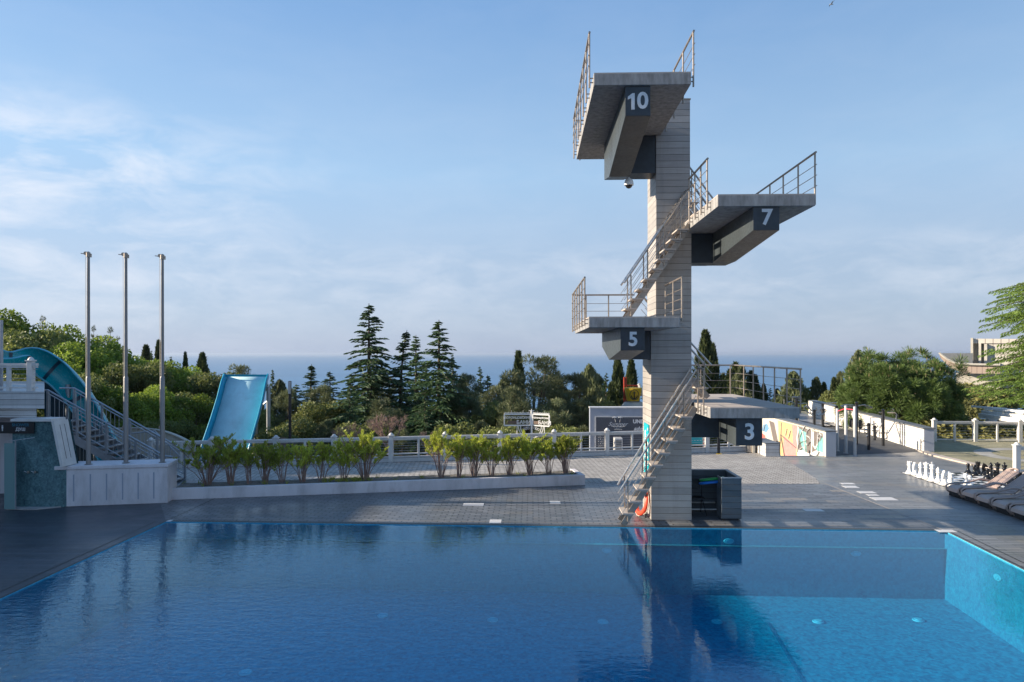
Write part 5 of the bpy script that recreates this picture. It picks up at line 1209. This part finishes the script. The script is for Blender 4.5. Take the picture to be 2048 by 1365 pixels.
LM = {'broad': leaf_mat('broadleaf_leaves', (.08, .13, .018), (.27, .34, .045), .4), 'olive': leaf_mat('olive_leaves', (.07, .10, .03), (.22, .23, .07), .35),
      'cedar': leaf_mat('cedar_needles', (.035, .07, .030), (.10, .16, .065), .25), 'cypress': leaf_mat('cypress_sprays', (.030, .048, .018), (.085, .105, .035), .2),
      'pine': leaf_mat('pine_needles', (.05, .075, .035), (.17, .18, .085), .25), 'roundpine': leaf_mat('round_pine_needles', (.045, .085, .022), (.17, .24, .065), .3),
      'lime': leaf_mat('cedar_young_needles', (.045, .085, .018), (.16, .23, .045), .3), 'oleander': leaf_mat('oleander_leaves', (.13, .18, .022), (.50, .52, .08), .4), 'candle': leaf_mat('pine_candles', (.28, .20, .11), (.42, .33, .2), .2),
      'scrub': leaf_mat('scrub_leaves', (.08, .09, .03), (.26, .24, .08), .3)}
def quad_obj(name, C, U, V, mat, parent=None, mat2=None, split=None):
    """diamond shaped leaves: centres C, half axes U and V"""
    n = len(C); vs = np.empty((n, 4, 3), np.float32); vs[:, 0] = C + U; vs[:, 1] = C + V; vs[:, 2] = C - U; vs[:, 3] = C - V
    me = bpy.data.meshes.new(name); me.vertices.add(n*4); me.vertices.foreach_set('co', vs.ravel()); me.loops.add(n*4); me.loops.foreach_set('vertex_index', np.arange(n*4, dtype=np.int32))
    me.polygons.add(n); me.polygons.foreach_set('loop_start', np.arange(0, n*4, 4, dtype=np.int32)); me.polygons.foreach_set('loop_total', np.full(n, 4, np.int32))
    me.materials.append(mat)
    if mat2 is not None: me.materials.append(mat2); me.polygons.foreach_set('material_index', split.astype(np.int32))
    me.update(); o = bpy.data.objects.new(name, me); S.collection.objects.link(o); o.parent = parent; return o
def unit(a): return a / np.maximum(np.linalg.norm(a, axis=-1, keepdims=True), 1e-6)
def rnd(n): return unit(rng.normal(size=(n, 3)))
def perp(U, n): w = rnd(n); v = np.cross(U, w); return unit(v)
TR = {}
def new_tree(nm, crown_nm, C, U, V, mat, limbs, trunk_mat='bark', **k):
    """prototype at origin"""
    t = bpy.data.objects.new(nm, None); S.collection.objects.link(t)
    quad_obj(crown_nm, C, U, V, LM[mat], t, **k)
    b = MB()
    for pts, rs in limbs: b.tube(pts, rs, 6)
    b.build('trunk', M[trunk_mat], t, smooth=60); return t
def cedar(nm, h, Rb, mat, dens=1.0, bend=0.0, droop=.20, nl=56, fan=.25):
    C = []; U = []; limbs = [([(bend*(z/h)**6*1.2, 0, z) for z in np.linspace(0, h, 9)], list(np.linspace(h*.018, .015, 9)))]
    for k in range(nl):
        f = .05 + .94 * (k + rng.random()*.6) / nl; z0 = h * f; Lm = Rb * (1 - f) ** .95 + .10
        for j in range(4 + int(rng.integers(0, 3))):
            az = rng.random() * 2*math.pi; z0 = h * min(.985, f + (rng.random() - .5) * .03); Lb = Lm * (.62 + .5 * rng.random()); ns = max(4, int(Lb / .16 * dens)); dx, dy = math.cos(az), math.sin(az)
            lift = .40 * rng.random() + (.45 if f > .80 else .02)
            pts = []
            for s in range(ns):
                u = (s + 1) / ns; r = Lb * u; z = z0 + lift * r - droop * Lb * u*u*1.6
                pts.append((dx*r + bend*(z0/h)**6*1.2, dy*r, z))
                wd = fan * Lb * math.sin(math.pi * min(1, u * .8 + .15)) + .05
                m = 9 if u > .2 else 4
                for q in range(m):
                    o = (rng.random()*2 - 1) * wd; C.append((pts[-1][0] - dy*o, dy*r + dx*o, z - abs(o)*.25 - .04*rng.random()))
                    sgn = math.copysign(.7, o); U.append((dx*.8 - dy*sgn, dy*.8 + dx*sgn, -.25 - .3*rng.random()))
            if k % 2 == 0: limbs.append(([(bend*(z0/h)**6*1.2, 0, z0), pts[len(pts)//2], pts[-1]], [.035*Lb/2+.006, .018, .006]))
    C = np.array(C); n = len(C); U = unit(np.array(U) + rng.normal(size=(n, 3))*.18); s = (.10 + .08*rng.random((n, 1))) * (Rb / 2.2) ** .4 * (1.05 - .55 * np.clip(C[:, 2:3] / h, 0, 1) ** 3)
    V = perp(U, n) * s * .30; return new_tree(nm, 'crown', C, U*s, V, mat, limbs)
def cypress(nm, h, r, mat='cypress', n=5200, ragged=.18):
    f = rng.random(n) ** .9; z = h * (.05 + .95 * f); prof_ = np.sin(np.pi * np.clip(.12 + f * .88, 0, 1)) ** .55 * (1 - f * .35); az = rng.random(n) * 2*np.pi
    lump = 1 + ragged * np.sin(az * 3 + z * 1.9 + rng.random() * 6) + ragged * np.sin(az * 5 - z * 3.1) * .7; rr = r * prof_ * lump * (.55 + .45 * np.sqrt(rng.random(n)))
    C = np.stack([rr*np.cos(az), rr*np.sin(az), z], 1); U = unit(np.stack([np.cos(az)*.45, np.sin(az)*.45, np.full(n, 1.0)], 1) + rng.normal(size=(n, 3))*.25)
    s = (.14 + .16*rng.random((n, 1))) * (h / 10) ** .5; return new_tree(nm, 'crown', C, U*s, perp(U, n)*s*.28, mat, [([(0, 0, 0), (0, 0, h*.9)], [h*.014, .02])])
def clump_tree(nm, crown, h, centres, radii, per, mat, leaf, limbs, radial=.0, flat=.8, aspect=.55, up=.0, **k):
    C = []; U = []
    for c, r in zip(centres, radii):
        m = int(per * (r / np.mean(radii)) ** 2); d = rnd(m); rr = r * (.45 + .55*rng.random((m, 1)) ** .5); q = d * rr; q[:, 2] *= flat; C.append(q + np.array(c)); U.append(unit(d * radial + rnd(m) * (1 - radial) + np.array([0, 0, up])))
    C = np.concatenate(C); U = np.concatenate(U); n = len(C); s = leaf * (.6 + .8*rng.random((n, 1))); return new_tree(nm, crown, C, U*s, perp(U, n)*s*aspect, mat, limbs, **k)
def blobs(h, R_, n, zlo=.35, prof_=lambda f: math.sin(math.pi*min(1, .12 + .8*f)), rs=.26):
    cs = []; rd = []
    for i in range(n):
        f = rng.random(); az = rng.random()*2*math.pi; rr = R_ * prof_(f) * (.25 + .75 * rng.random() ** .5); cs.append((rr*math.cos(az), rr*math.sin(az), h*(zlo + (1 - zlo)*f*.94))); rd.append(R_ * rs * (.6 + .7*rng.random()))
    return cs, rd
def limbs_to(cs, h, k=10, r0=.16):
    out = [([(0, 0, 0), (.1, .05, h*.25), (-.05, .1, h*.5), (0, 0, h*.75)], [r0, r0*.8, r0*.5, r0*.2])]
    for i in range(min(k, len(cs))): c = cs[i]; z0 = h * (.22 + .3 * rng.random()); out.append(([(0, 0, z0), (c[0]*.5, c[1]*.5, (z0 + c[2])/2 + .1), c], [r0*.45, r0*.25, .02]))
    return out
def broad(nm, h, R_, mat='broad', n=95, per=260, leaf=.10):
    cs, rd = blobs(h, R_, n, .22, rs=.24); return clump_tree(nm, 'crown', h, cs, rd, per, mat, leaf, limbs_to(cs, h))
def pine(nm, h, R_, mat='pine', n=95, per=170):
    cs, rd = blobs(h, R_, n, .2, lambda f: (1 - f) ** .6 * .9 + .12, rs=.17); return clump_tree(nm, 'crown', h, cs, rd, per, mat, .13, limbs_to(cs, h, 24, .13), radial=.55, aspect=.13, up=.35)
protos_t = {
 'cedarA': cedar('cedar_tree', 12, 2.5, 'cedar'), 'cedarB': cedar('cedar_tree', 12, 2.1, 'cedar', bend=.55, nl=58), 'cedarC': cedar('cedar_tree', 12, 3.1, 'cedar', nl=54, droop=.26),
 'cypA': cypress('cypress_tree', 10, .85), 'cypB': cypress('cypress_tree', 10, 1.15, ragged=.3), 'cypC': cypress('cypress_tree', 10, .62, n=3200, ragged=.1), 'conA': cypress('conifer_tree', 10, 2.0, 'pine', 6500, .4),
 'pineA': pine('pine_tree', 9, 2.6), 'pineB': pine('pine_tree', 9, 2.0, n=80), 'pineS': pine('pine_tree', 9, 1.6, n=26, per=70),
 'brA': broad('broadleaf_tree', 9, 3.6), 'brB': broad('broadleaf_tree', 8, 3.2, n=60), 'brC': broad('broadleaf_tree', 8, 3.4, 'olive', n=60), 'scA': broad('scrub_bush', 3, 1.7, 'scrub', n=30, per=150, leaf=.09)}
HT = {'cedarA': 12, 'cedarB': 12, 'cedarC': 12, 'cypA': 10, 'cypB': 10, 'cypC': 10, 'conA': 10, 'pineA': 9, 'pineB': 9, 'pineS': 9, 'brA': 9, 'brB': 8, 'brC': 8, 'scA': 3}
used_t = set()
def plant(kind, px, pt, d, label, cat='tree', group=None, wide=1.0, zb=None):
    p = P(px, pt, d); z0 = terr(p.x, p.y) - .3 if zb is None else zb; h = p.z - z0; s = h / HT[kind]; base = protos_t[kind]
    if kind in used_t: c = copy_tree(base, (p.x, p.y, z0))
    else: used_t.add(kind); c = base
    c.location = (p.x, p.y, z0); k = max(s, .25) ; c.rotation_euler = (0, 0, rng.random()*6.28)
    w = wide * (k if k < 1 else k ** .6); c.scale = (w, w, k); tag(c, label, cat, group); return c
GL = 'trees of the bright green wood on the left hillside'
wood = [(-45, 632, 50, 'brB'), (22, 626, 47, 'brA'), (72, 655, 45, 'brC'), (125, 655, 49, 'brB'), (150, 690, 44, 'brA'), (192, 678, 48, 'brA'), (232, 700, 46, 'brB'), (262, 722, 43, 'brC'), (292, 716, 50, 'brB'), (325, 728, 47, 'brA'), (362, 736, 52, 'brB'), (396, 742, 49, 'brC'), (428, 742, 46, 'brC'),
        (10, 700, 40, 'brB'), (70, 745, 38, 'brC'), (125, 752, 38, 'brB'), (165, 745, 37, 'brC'), (205, 770, 38, 'brA'), (250, 775, 38, 'brB'), (300, 775, 40, 'brA'), (345, 782, 41, 'brC'), (392, 790, 41, 'brB'), (425, 800, 43, 'brC'), (450, 815, 44, 'brA'), (405, 845, 40, 'brC'), (350, 840, 38, 'brC'), (300, 838, 37, 'brC'), (235, 835, 37, 'brB'), (180, 820, 35.5, 'brC')]
WLAB = {'brA': 'tall bright green broadleaf tree in the dense wood on the left hillside', 'brB': 'rounded bright green broadleaf tree in the dense wood on the left hillside', 'brC': 'duller olive green broadleaf tree in the dense wood on the left hillside'}
for px, pt, d, k in wood: plant(k, px, pt, d, WLAB[k], 'tree', {'brA': 'tall green trees in the left wood', 'brB': 'rounded green trees in the left wood', 'brC': 'olive green trees in the left wood'}[k])
plant('pineS', 84, 622, 62, 'sparse dark pine poking above the left wood near the first flagpole', wide=.7)
plant('pineS', 190, 642, 62, 'sparse dark pine top just right of the first flagpole', wide=.55)
plant('pineS', 226, 645, 62, 'sparse dark pine top just left of the middle flagpole', wide=.75)
plant('cypA', 292, 692, 70, 'dark pointed cypress rising from the left wood between the last two flagpoles', wide=1.2)
plant('cedarA', 303, 700, 66, 'feathery dark cedar top just right of the pointed cypress in the left wood', wide=.6)
plant('cypC', 317, 682, 66, 'thin dark cypress hidden close behind the rightmost flagpole', wide=1.0)
plant('cedarA', 342, 712, 64, 'small cedar top above the wood right of the rightmost flagpole', wide=.8)
plant('cypC', 371, 706, 66, 'very thin cypress spire above the left wood, right of the flagpoles', wide=.8)
plant('cypA', 405, 707, 66, 'short pointed dark cypress above the wood left of the wide slide', wide=1.2)
plant('pineA', 470, 722, 46, 'brownish green pine with flat crown behind the top of the wide slide', wide=.95)
plant('pineB', 512, 742, 48, 'dark pine rising behind the right edge of the wide slide', wide=.9)
plant('cedarC', 545, 738, 50, 'dark cedar just right of the wide slide', wide=.6)
plant('pineB', 572, 770, 44, 'dark low pine behind the black lamp post', wide=1.1)
plant('brC', 530, 815, 44, 'dark olive tree between the wide slide and the lamp post', wide=.7)
plant('cedarB', 621, 728, 48, 'cedar with curved thin top right of the lamp post', wide=1.6)
plant('cedarC', 660, 742, 46, 'flat topped dark cedar left of the tallest cedar', wide=1.5)
plant('cedarC', 738, 607, 42, 'tallest feathery cedar, its spire standing well above the horizon', wide=1.5)
plant('cedarB', 800, 661, 43, 'cedar with bent over top between the two tall cedar spires', wide=1.4)
plant('cedarA', 832, 670, 46, 'slender pale cedar spire beside the bent over cedar', wide=1.25)
plant('cedarC', 878, 640, 40, 'second tallest cedar, dark and full with a sharp spire', wide=1.5)
plant('cedarA', 905, 708, 52, 'dark narrow conifer close behind the full cedar', wide=.8)
plant('cedarC', 700, 770, 37, 'low spreading cedar in front of the tallest cedar', wide=1.0)
plant('pineA', 770, 790, 37, 'brownish low pine below the bent over cedar', wide=1.0)
plant('cedarC', 850, 790, 36, 'low green cedar with drooping boughs below the full cedar', wide=1.15)
plant('pineB', 938, 738, 46, 'upright pine right of the full cedar', wide=.9)
plant('cedarA', 960, 732, 48, 'pale green conifer with loose top between cedar and big pine', wide=.8)
plant('pineA', 990, 765, 44, 'mid height pine left of the big central pine', wide=1.0)
plant('cypC', 1037, 705, 52, 'thin dark cypress spire overlapping the big central pine', wide=1.2)
plant('pineA', 1066, 702, 41, 'big olive green pine in the centre, tall with clumped crown', wide=1.35)
plant('pineA', 1030, 765, 38, 'bushy low pine at the left foot of the big central pine', wide=1.1)
plant('pineB', 1144, 736, 42, 'dark rounded pine right of the big central pine', wide=1.25)
plant('pineA', 1110, 790, 37, 'dark low pine behind the white iron sign', wide=1.1)
plant('conA', 1178, 733, 46, 'narrow ragged conifer left of the red post', wide=.75)
plant('cedarA', 1212, 745, 50, 'dark small conifer between the red post and the cypresses', wide=.8)
plant('cypB', 1236, 716, 50, 'dark broad cypress left of the yellow lookout', wide=.78)
plant('cypA', 1222, 768, 49, 'lower cypress leaning on the broad cypress by the yellow lookout', wide=.9)
plant('cypA', 1262, 722, 52, 'cypress behind the yellow lookout and red ladder', wide=1.0)
plant('cedarA', 1290, 760, 54, 'dark conifer peeping out left of the tower column', wide=.8)
plant('pineB', 1160, 790, 40, 'dark pine above the left corner of the billboard wall', wide=1.2)
plant('brC', 1205, 800, 42, 'small olive tree above the billboard wall', wide=.7)
plant('cypB', 1410, 664, 44, 'taller of the two dark cypresses right of the tower column', wide=.82)
plant('cypB', 1425, 690, 45, 'shorter of the two dark cypresses right of the tower column', wide=.72)
plant('pineB', 1392, 745, 42, 'olive pine between the tower column and the dark cypresses', wide=.8)
plant('cypC', 1446, 750, 48, 'small leaning cypress stub seen through the platform railing', wide=1.0)
plant('cypA', 1461, 742, 62, 'small dark cypress, first from the left behind the lowest platform railing', wide=1.6)
plant('cypC', 1471, 727, 64, 'slender cypress, second from the left behind the lowest platform railing', wide=1.6)
plant('conA', 1482, 734, 60, 'ragged cypress, third from the left behind the lowest platform railing', wide=.7)
plant('cypB', 1502, 744, 60, 'paired cypress on the left, in the middle of the platform railing', wide=.9)
plant('cypA', 1510, 752, 60, 'dark cypress on the right of the pair behind the platform railing', wide=1.2)
plant('cypB', 1527, 770, 64, 'low dark cypress left of the small fir behind the railing', wide=.8)
plant('cedarA', 1540, 776, 64, 'small dark fir behind the right part of the platform railing', wide=1.0)
plant('cypA', 1554, 780, 64, 'lowest dark cypress near the end of the platform railing', wide=1.2)
plant('conA', 1586, 746, 56, 'broad ragged conifer just right of the lowest platform railing', wide=1.0)
plant('brC', 1612, 775, 56, 'olive shrubby tree behind the gym, right of the broad conifer', wide=.5)
plant('conA', 1633, 757, 56, 'ragged conifer above the gym machines', wide=.72)
plant('cypC', 1648, 767, 56, 'slim small cypress between the gym conifers', wide=1.4)
plant('brC', 1662, 780, 52, 'olive tree behind the gym between slim cypress and dark cypress', wide=.5)
plant('cypB', 1668, 757, 52, 'dark cypress at the left flank of the round pine', wide=.85)
plant('conA', 1680, 746, 56, 'ragged conifer behind the left shoulder of the round pine', wide=.55)
plant('conA', 1716, 704, 54, 'ragged conifer top rising behind the round pine', wide=.8)
for i, (x, y, d) in enumerate(((1400, 800, 44), (1450, 812, 46), (1500, 815, 48), (1545, 812, 50), (1590, 805, 50), (1630, 800, 52), (1660, 802, 50))): plant('brC', x, y, d, 'dark olive tree forming the low tree belt behind the gym and lowest platform', 'tree', 'low tree belt behind the gym', wide=.75)
for i, (x, y, d) in enumerate(((600, 835, 37), (650, 832, 37), (720, 842, 35), (800, 850, 34), (900, 845, 35), (960, 835, 36), (1010, 850, 34), (1070, 855, 34), (1130, 850, 35), (1165, 845, 35), (560, 850, 36), (940, 790, 40), (1000, 800, 40), (900, 800, 42), (640, 800, 42))): plant(('brC', 'pineB')[i % 2], x, y, d, 'dark low ' + ('olive tree' if i % 2 == 0 else 'pine') + ' in the thicket directly behind the white fence', 'tree', ('olive trees' if i % 2 == 0 else 'low pines') + ' in the thicket behind the fence', wide=1.0)
for x, y, d, k, w, lab in ((592, 768, 45, 'cedarA', 1.6, 'dark cedar between the lamp post and the curved top cedar'), (640, 762, 44, 'pineB', 1.2, 'dark pine between the curved top cedar and the flat topped cedar'), (690, 748, 47, 'cedarB', 1.4, 'slim cedar close left of the tallest cedar'),
    (765, 742, 46, 'pineB', 1.3, 'pine filling the gap right of the tallest cedar'), (855, 725, 47, 'cedarB', 1.3, 'cedar filling the gap left of the full dark cedar'), (920, 758, 41, 'pineA', 1.0, 'bushy pine at the right foot of the full dark cedar'), (975, 750, 46, 'cedarC', 1.3, 'dark cedar left of the big central pine'),
    (1010, 758, 45, 'conA', .8, 'ragged conifer touching the left of the big central pine'), (1095, 738, 47, 'pineB', 1.2, 'pine rising at the right shoulder of the big central pine'), (1118, 760, 44, 'conA', .8, 'ragged conifer between the central pine and the dark rounded pine'), (1195, 752, 52, 'conA', .8, 'ragged conifer behind the red post'),
    (1250, 768, 56, 'conA', .6, 'ragged conifer behind the red ladder frame'), (560, 762, 50, 'conA', .8, 'ragged conifer between the wide slide and the lamp post'), (1425, 775, 50, 'conA', 1.0, 'ragged conifer below the two dark cypresses'), (1570, 785, 52, 'conA', .8, 'ragged low conifer at the end of the platform railing')):
    plant(k, x, y, d, lab, wide=w)
# scrub slope behind the right fence
for i, (x, y, d) in enumerate(((1850, 838, 36), (1875, 822, 40), (1900, 800, 48), (1925, 790, 50), (1890, 845, 35), (1920, 838, 37), (1950, 850, 35), (1985, 858, 35), (2030, 850, 36), (1945, 815, 42), (2070, 860, 34), (1905, 770, 56), (1940, 772, 54), (1975, 780, 50))): plant('scA', x, y, d, 'yellowish scrub bush on the slope between the round pine and the cedar', 'bush', 'scrub bushes behind the right fence', wide=1.5, zb=(None if False else P(x, y, d).z - (2.6 if d < 45 else 4)))
# big round pine
def round_pine():
    C0 = P(1804, 802, 37.5); d = 37.5; k = d / FPX; t = thing('round_pine', (C0.x, C0.y, -3.2), 'big rounded bright green pine with pale young shoots behind the gym wall', 'tree')
    cs = []; rd = []
    for i in range(520):
        v = rnd(1)[0]; v[2] = abs(v[2]) ** .62 - 1.25 * rng.random() ** 1.6; r = (.72 + .28*rng.random()); az = math.atan2(v[1], v[0])
        lump = 1 + .05*math.sin(3*az + 5*v[2]) + .05*math.sin(7*az - 3*v[2]); cs.append((v[0]*r*3.05*lump, v[1]*r*2.8*lump, v[2]*r*2.75*lump)); rd.append(.42 * (.7 + .6*rng.random()))
    cs = np.array(cs); C = []; U = []; sp = []
    for c, r in zip(cs, rd):
        m = 190; dv = rnd(m); dv[:, 2] += .55; dv += unit(c) * .4; dv = unit(dv); rr = r * (.25 + .75*rng.random((m, 1))); C.append(c + dv * rr); U.append(dv); sp.append((rng.random(m) < .035) & (c[2] > 1.2))
    C = np.concatenate(C); U = np.concatenate(U); sp = np.concatenate(sp); n = len(C); s = .09 + .07*rng.random((n, 1)); off = np.array([0, 0, C0.z - (-3.2)])
    U2 = U.copy(); U2[sp] = (0, 0, 1)
    quad_obj('crown', C + off, U2*s, perp(U2, n)*s*.10, LM['roundpine'], t, LM['candle'], sp)
    b = MB(); b.tube([(C0.x, C0.y, -3.2), (C0.x + .1, C0.y, -1), (C0.x, C0.y, C0.z)], [.25, .2, .12], 8)
    for i in range(26): c = cs[i*20 % 520]; b.tube([(C0.x, C0.y, C0.z - 1.2 + .05*i), (C0.x + c[0]*.5, C0.y + c[1]*.5, C0.z + c[2]*.5 - .3), (C0.x + c[0]*.9, C0.y + c[1]*.9, C0.z + c[2]*.9)], [.08, .05, .02], 5)
    b.build('trunk', M['bark'], t, smooth=60)
round_pine()
# cedar at the right frame edge
def right_cedar():
    base = P(2124, 707, 27.0); z0 = -.6; h = 8.4; t = thing('cedar_tree', (base.x, base.y, z0), 'large light green cedar reaching in from the right frame edge with layered boughs', 'tree')
    C = []; U = []; limbs = [([(0, 0, 0), (0, 0, h)], [.22, .04])]
    for k in range(40):
        f = .34 + .64 * (k + rng.random()*.5) / 40; zz = h * f; Lm = 3.0 if f < .50 else 2.4 if f < .61 else (1.8 if f < .70 else (2.6 if f < .85 else 2.4 * (1 - f) / .15 + .25))
        for j in range(9):
            az = rng.random()*2*math.pi; Lb = Lm * (.7 + .45*rng.random()); ns = int(Lb/.10); dx, dy = math.cos(az), math.sin(az); lift = .12 + .22*rng.random(); pts = []
            for s in range(ns):
                u = (s + 1)/ns; r = Lb*u; z = zz + lift*r - .30*Lb*u*u; pts.append((dx*r, dy*r, z)); wd = .24*Lb*math.sin(math.pi*min(1, u*.75 + .2)) + .06
                for q in range(14 if u > .25 else 4):
                    o = (rng.random()*2 - 1)*wd; C.append((dx*r - dy*o, dy*r + dx*o, z - abs(o)*.3 - .06*rng.random())); sg = math.copysign(.7, o); U.append((dx*.8 - dy*sg, dy*.8 + dx*sg, -.35 - .4*rng.random()))
            if j < 3: limbs.append(([(0, 0, zz), pts[len(pts)//2], pts[-1]], [.05, .025, .008]))
    C = np.array(C); n = len(C); U = unit(np.array(U) + rng.normal(size=(n, 3))*.25); s = .05 + .05*rng.random((n, 1)); quad_obj('crown', C, U*s, perp(U, n)*s*.17, LM['lime'], t)
    b = MB()
    for pts, rs in limbs: b.tube([Vector(p) + Vector((base.x, base.y, z0)) for p in pts], rs, 6)
    b.build('trunk', M['bark'], t, smooth=60)
right_cedar()
# bare shrubs behind the fence
def bare(px, py, d, w, hh, label, seed):
    r3 = random.Random(seed); p0 = P(px, py, d); t = thing('bare_shrub', p0, label, 'shrub'); b = MB()
    def grow(p, dv, L_, r, dep):
        q = p + dv * L_; b.tube([p, p.lerp(q, .5) + Vector((r3.uniform(-.05, .05), 0, .02)), q], [r, r*.8, r*.6], 4)
        if dep == 0: return
        for _ in range(3 if dep > 1 else 4):
            nd = (dv + Vector((r3.uniform(-.7, .7) * w, r3.uniform(-.5, .5), r3.uniform(-.1, .5)))).normalized(); grow(q, nd, L_ * r3.uniform(.55, .85), r*.6, dep - 1)
    for k in range(7): grow(p0 + Vector((r3.uniform(-.2, .2), r3.uniform(-.2, .2), 0)), Vector((r3.uniform(-.9, .9) * w, r3.uniform(-.3, .3), 1)).normalized(), hh * .3, .030, 4)
    b.build('branches', M['bark_pale'], t)
bare(783, 905, 30.0, 1.0, 1.9, 'bare pinkish brown branching shrub behind the fence under the cedars', 3)
bare(700, 912, 30.5, .8, 1.5, 'smaller bare shrub behind the fence right of the lamp post', 4)
bare(860, 912, 30.0, 1.0, 1.2, 'low bare shrub behind the fence near the middle shrubs', 5)
bare(560, 918, 29.5, 1.2, 1.0, 'thin bare twigs behind the fence beside the wide slide foot', 6)
# ---- oleanders in the planter
def oleander(nm, h, w, nstem, nleaf, seed):
    r3 = np.random.default_rng(seed); t = bpy.data.objects.new(nm, None); S.collection.objects.link(t); b = MB(); C = []; U = []
    for k in range(nstem):
        az = r3.random()*2*math.pi; sp_ = w * (.15 + .75*r3.random()); hh = h * (.50 + .5*r3.random()) * (1 - .12*sp_/w); p0 = np.array([.07*math.cos(az), .07*math.sin(az), 0.]); p2 = np.array([sp_*math.cos(az), sp_*math.sin(az), hh]); p1 = np.array([sp_*.38*math.cos(az), sp_*.38*math.sin(az), hh*.5]) + r3.normal(size=3)*.03
        b.tube([tuple(p0), tuple(p1), tuple(p2)], [.013, .010, .005], 5)
        forks = [(p1, p2)]
        for _ in range(3):
            a = p1 + (p2 - p1)*r3.random()*.7; e = a + np.array([r3.normal()*.16, r3.normal()*.16, .18 + .22*r3.random()]); forks.append((a, e)); b.tube([tuple(a), tuple(e)], [.006, .003], 4)
        for a, e in forks:
            m = max(6, int(nleaf / (nstem * 4))); u = .30 + .70 * r3.random(m) ** .6; c = a + (e - a)*u[:, None]; ln = r3.random(m)*2*math.pi; dv = unit(np.stack([np.cos(ln)*.55, np.sin(ln)*.55, .45 + .75*r3.random(m)], 1)); C.append(c + dv*.055); U.append(dv)
    C = np.concatenate(C); U = np.concatenate(U); n = len(C); s = .040 + .028*r3.random((n, 1)); quad_obj('foliage', C, U*s, perp(U, n)*s*.20, LM['oleander'], t); b.build('stems', M['bark_pale'], t); return t
OS = [(415, 966, 873, 2, 1.35), (461, 966, 882, 0, .85), (499, 966, 884, 1, 1.0), (531, 967, 884, 0, .9), (564, 966, 887, 1, 1.1), (605, 965, 884, 3, .9), (643, 964, 881, 0, .95), (687, 964, 884, 1, 1.1), (730, 963, 864, 2, 1.05),
      (882, 960, 862, 0, 1.25), (917, 958, 872, 1, 1.0), (948, 957, 868, 0, .9), (983, 956, 884, 3, .9), (1019, 955, 872, 0, .85), (1060, 954, 868, 0, 1.0), (1097, 953, 880, 1, .95), (1131, 952, 866, 0, 1.0)]
OLAB = ['widest oleander at the left end of the planter by the flagpole wall', 'oleander second from the left end of the planter', 'narrow oleander third from the left end of the planter', 'oleander fourth from the left end of the planter', 'narrow oleander just left of the black lamp post', 'oleander just right of the black lamp post', 'oleander second to the right of the lamp post', 'thin oleander just left of the biggest bush', 'biggest oleander bush, alone before the long gap in the planter',
        'large sunlit oleander starting the right hand group after the gap', 'narrow oleander second in the right hand group', 'oleander third in the right hand group', 'low oleander fourth in the right hand group', 'oleander in the middle of the right hand group', 'oleander third from the right end of the planter', 'narrow oleander second from the right end of the planter', 'oleander at the right end of the planter']
for n_o, ((px, pb_, pt, k, wd_), lab) in enumerate(zip(OS, OLAB)):
    g = G(px, pb_, H_)
    s_ = (g - pa).dot(d_); g = pa + d_*s_ + n_*.62; d = (g - Vector((0, 0, EYE))).dot(FW); gx = P(px, pb_, d); g = Vector((gx.x, gx.y, H_ - .04))
    zt = EYE - (pt - HY)/FPX*d; hh = (zt - g.z) * .97; wx = (.62, .46, .92, .52)[k] * wd_ * (.9 + .2 * rng.random()); ns = int((17, 12, 30, 14)[k] * (.8 + .5 * rng.random()))
    c = oleander('oleander_shrub', hh * 1.04, wx, ns, int(ns * 175), 20 + n_o)
    c.location = g; tag(c, lab, 'shrub', 'oleanders in the planter')
# clusters of small tufts in the bed
b = MB(); r5 = random.Random(8)
for i in range(60):
    f = .34 + r5.random()*.10 if i < 40 else r5.random(); q = pa + d_*(pb - pa).length*f + n_*(.25 + .7*r5.random())
    for k in range(10): b.tube([(q.x + r5.uniform(-.06, .06), q.y + r5.uniform(-.06, .06), H_ - .05), (q.x + r5.uniform(-.12, .12), q.y + r5.uniform(-.12, .12), H_ + .05 + .05*r5.random())], [.006, .001], 3)
o = b.build('weeds', LM['oleander']); o['kind'] = 'stuff'; tag(o, 'small green weeds growing in the gravel of the planter', 'weeds')
for k, o in protos_t.items():
    if k not in used_t: print('unused', k)
# trees added beyond the left frame edge to break up the building's shadow
for x, y, h in ((-26.5, 20.5, 9.3), (-28, 25, 9.2), (-30, 30, 9.0)):
    c = copy_tree(protos_t['brA'], (x, y, -1)); c.scale = (.85, .85, (h + 1) / 9); tag(c, 'broadleaf tree added left of the view to dapple the shade edge', 'tree', 'added shade trees left of the view')
# ---------------------------------------------------------------- sea haze
b = MB(); b.box((-31000, -120, -58), (31000, 28500, 16)); hz_ = b.build('haze', None)
hm = bpy.data.materials.new('sea_haze'); hm.use_nodes = True; hn = hm.node_tree.nodes; hn.clear()
ho = hn.new('ShaderNodeOutputMaterial'); pv = hn.new('ShaderNodeVolumePrincipled'); pv.inputs['Color'].default_value = (.50, .60, .75, 1); pv.inputs['Density'].default_value = 9e-5; pv.inputs['Anisotropy'].default_value = .2
hm.node_tree.links.new(pv.outputs[0], ho.inputs['Volume']); hz_.data.materials.clear(); hz_.data.materials.append(hm); hz_['kind'] = 'stuff'; tag(hz_, 'thin pale sea haze that fades the far water into the sky', 'haze')
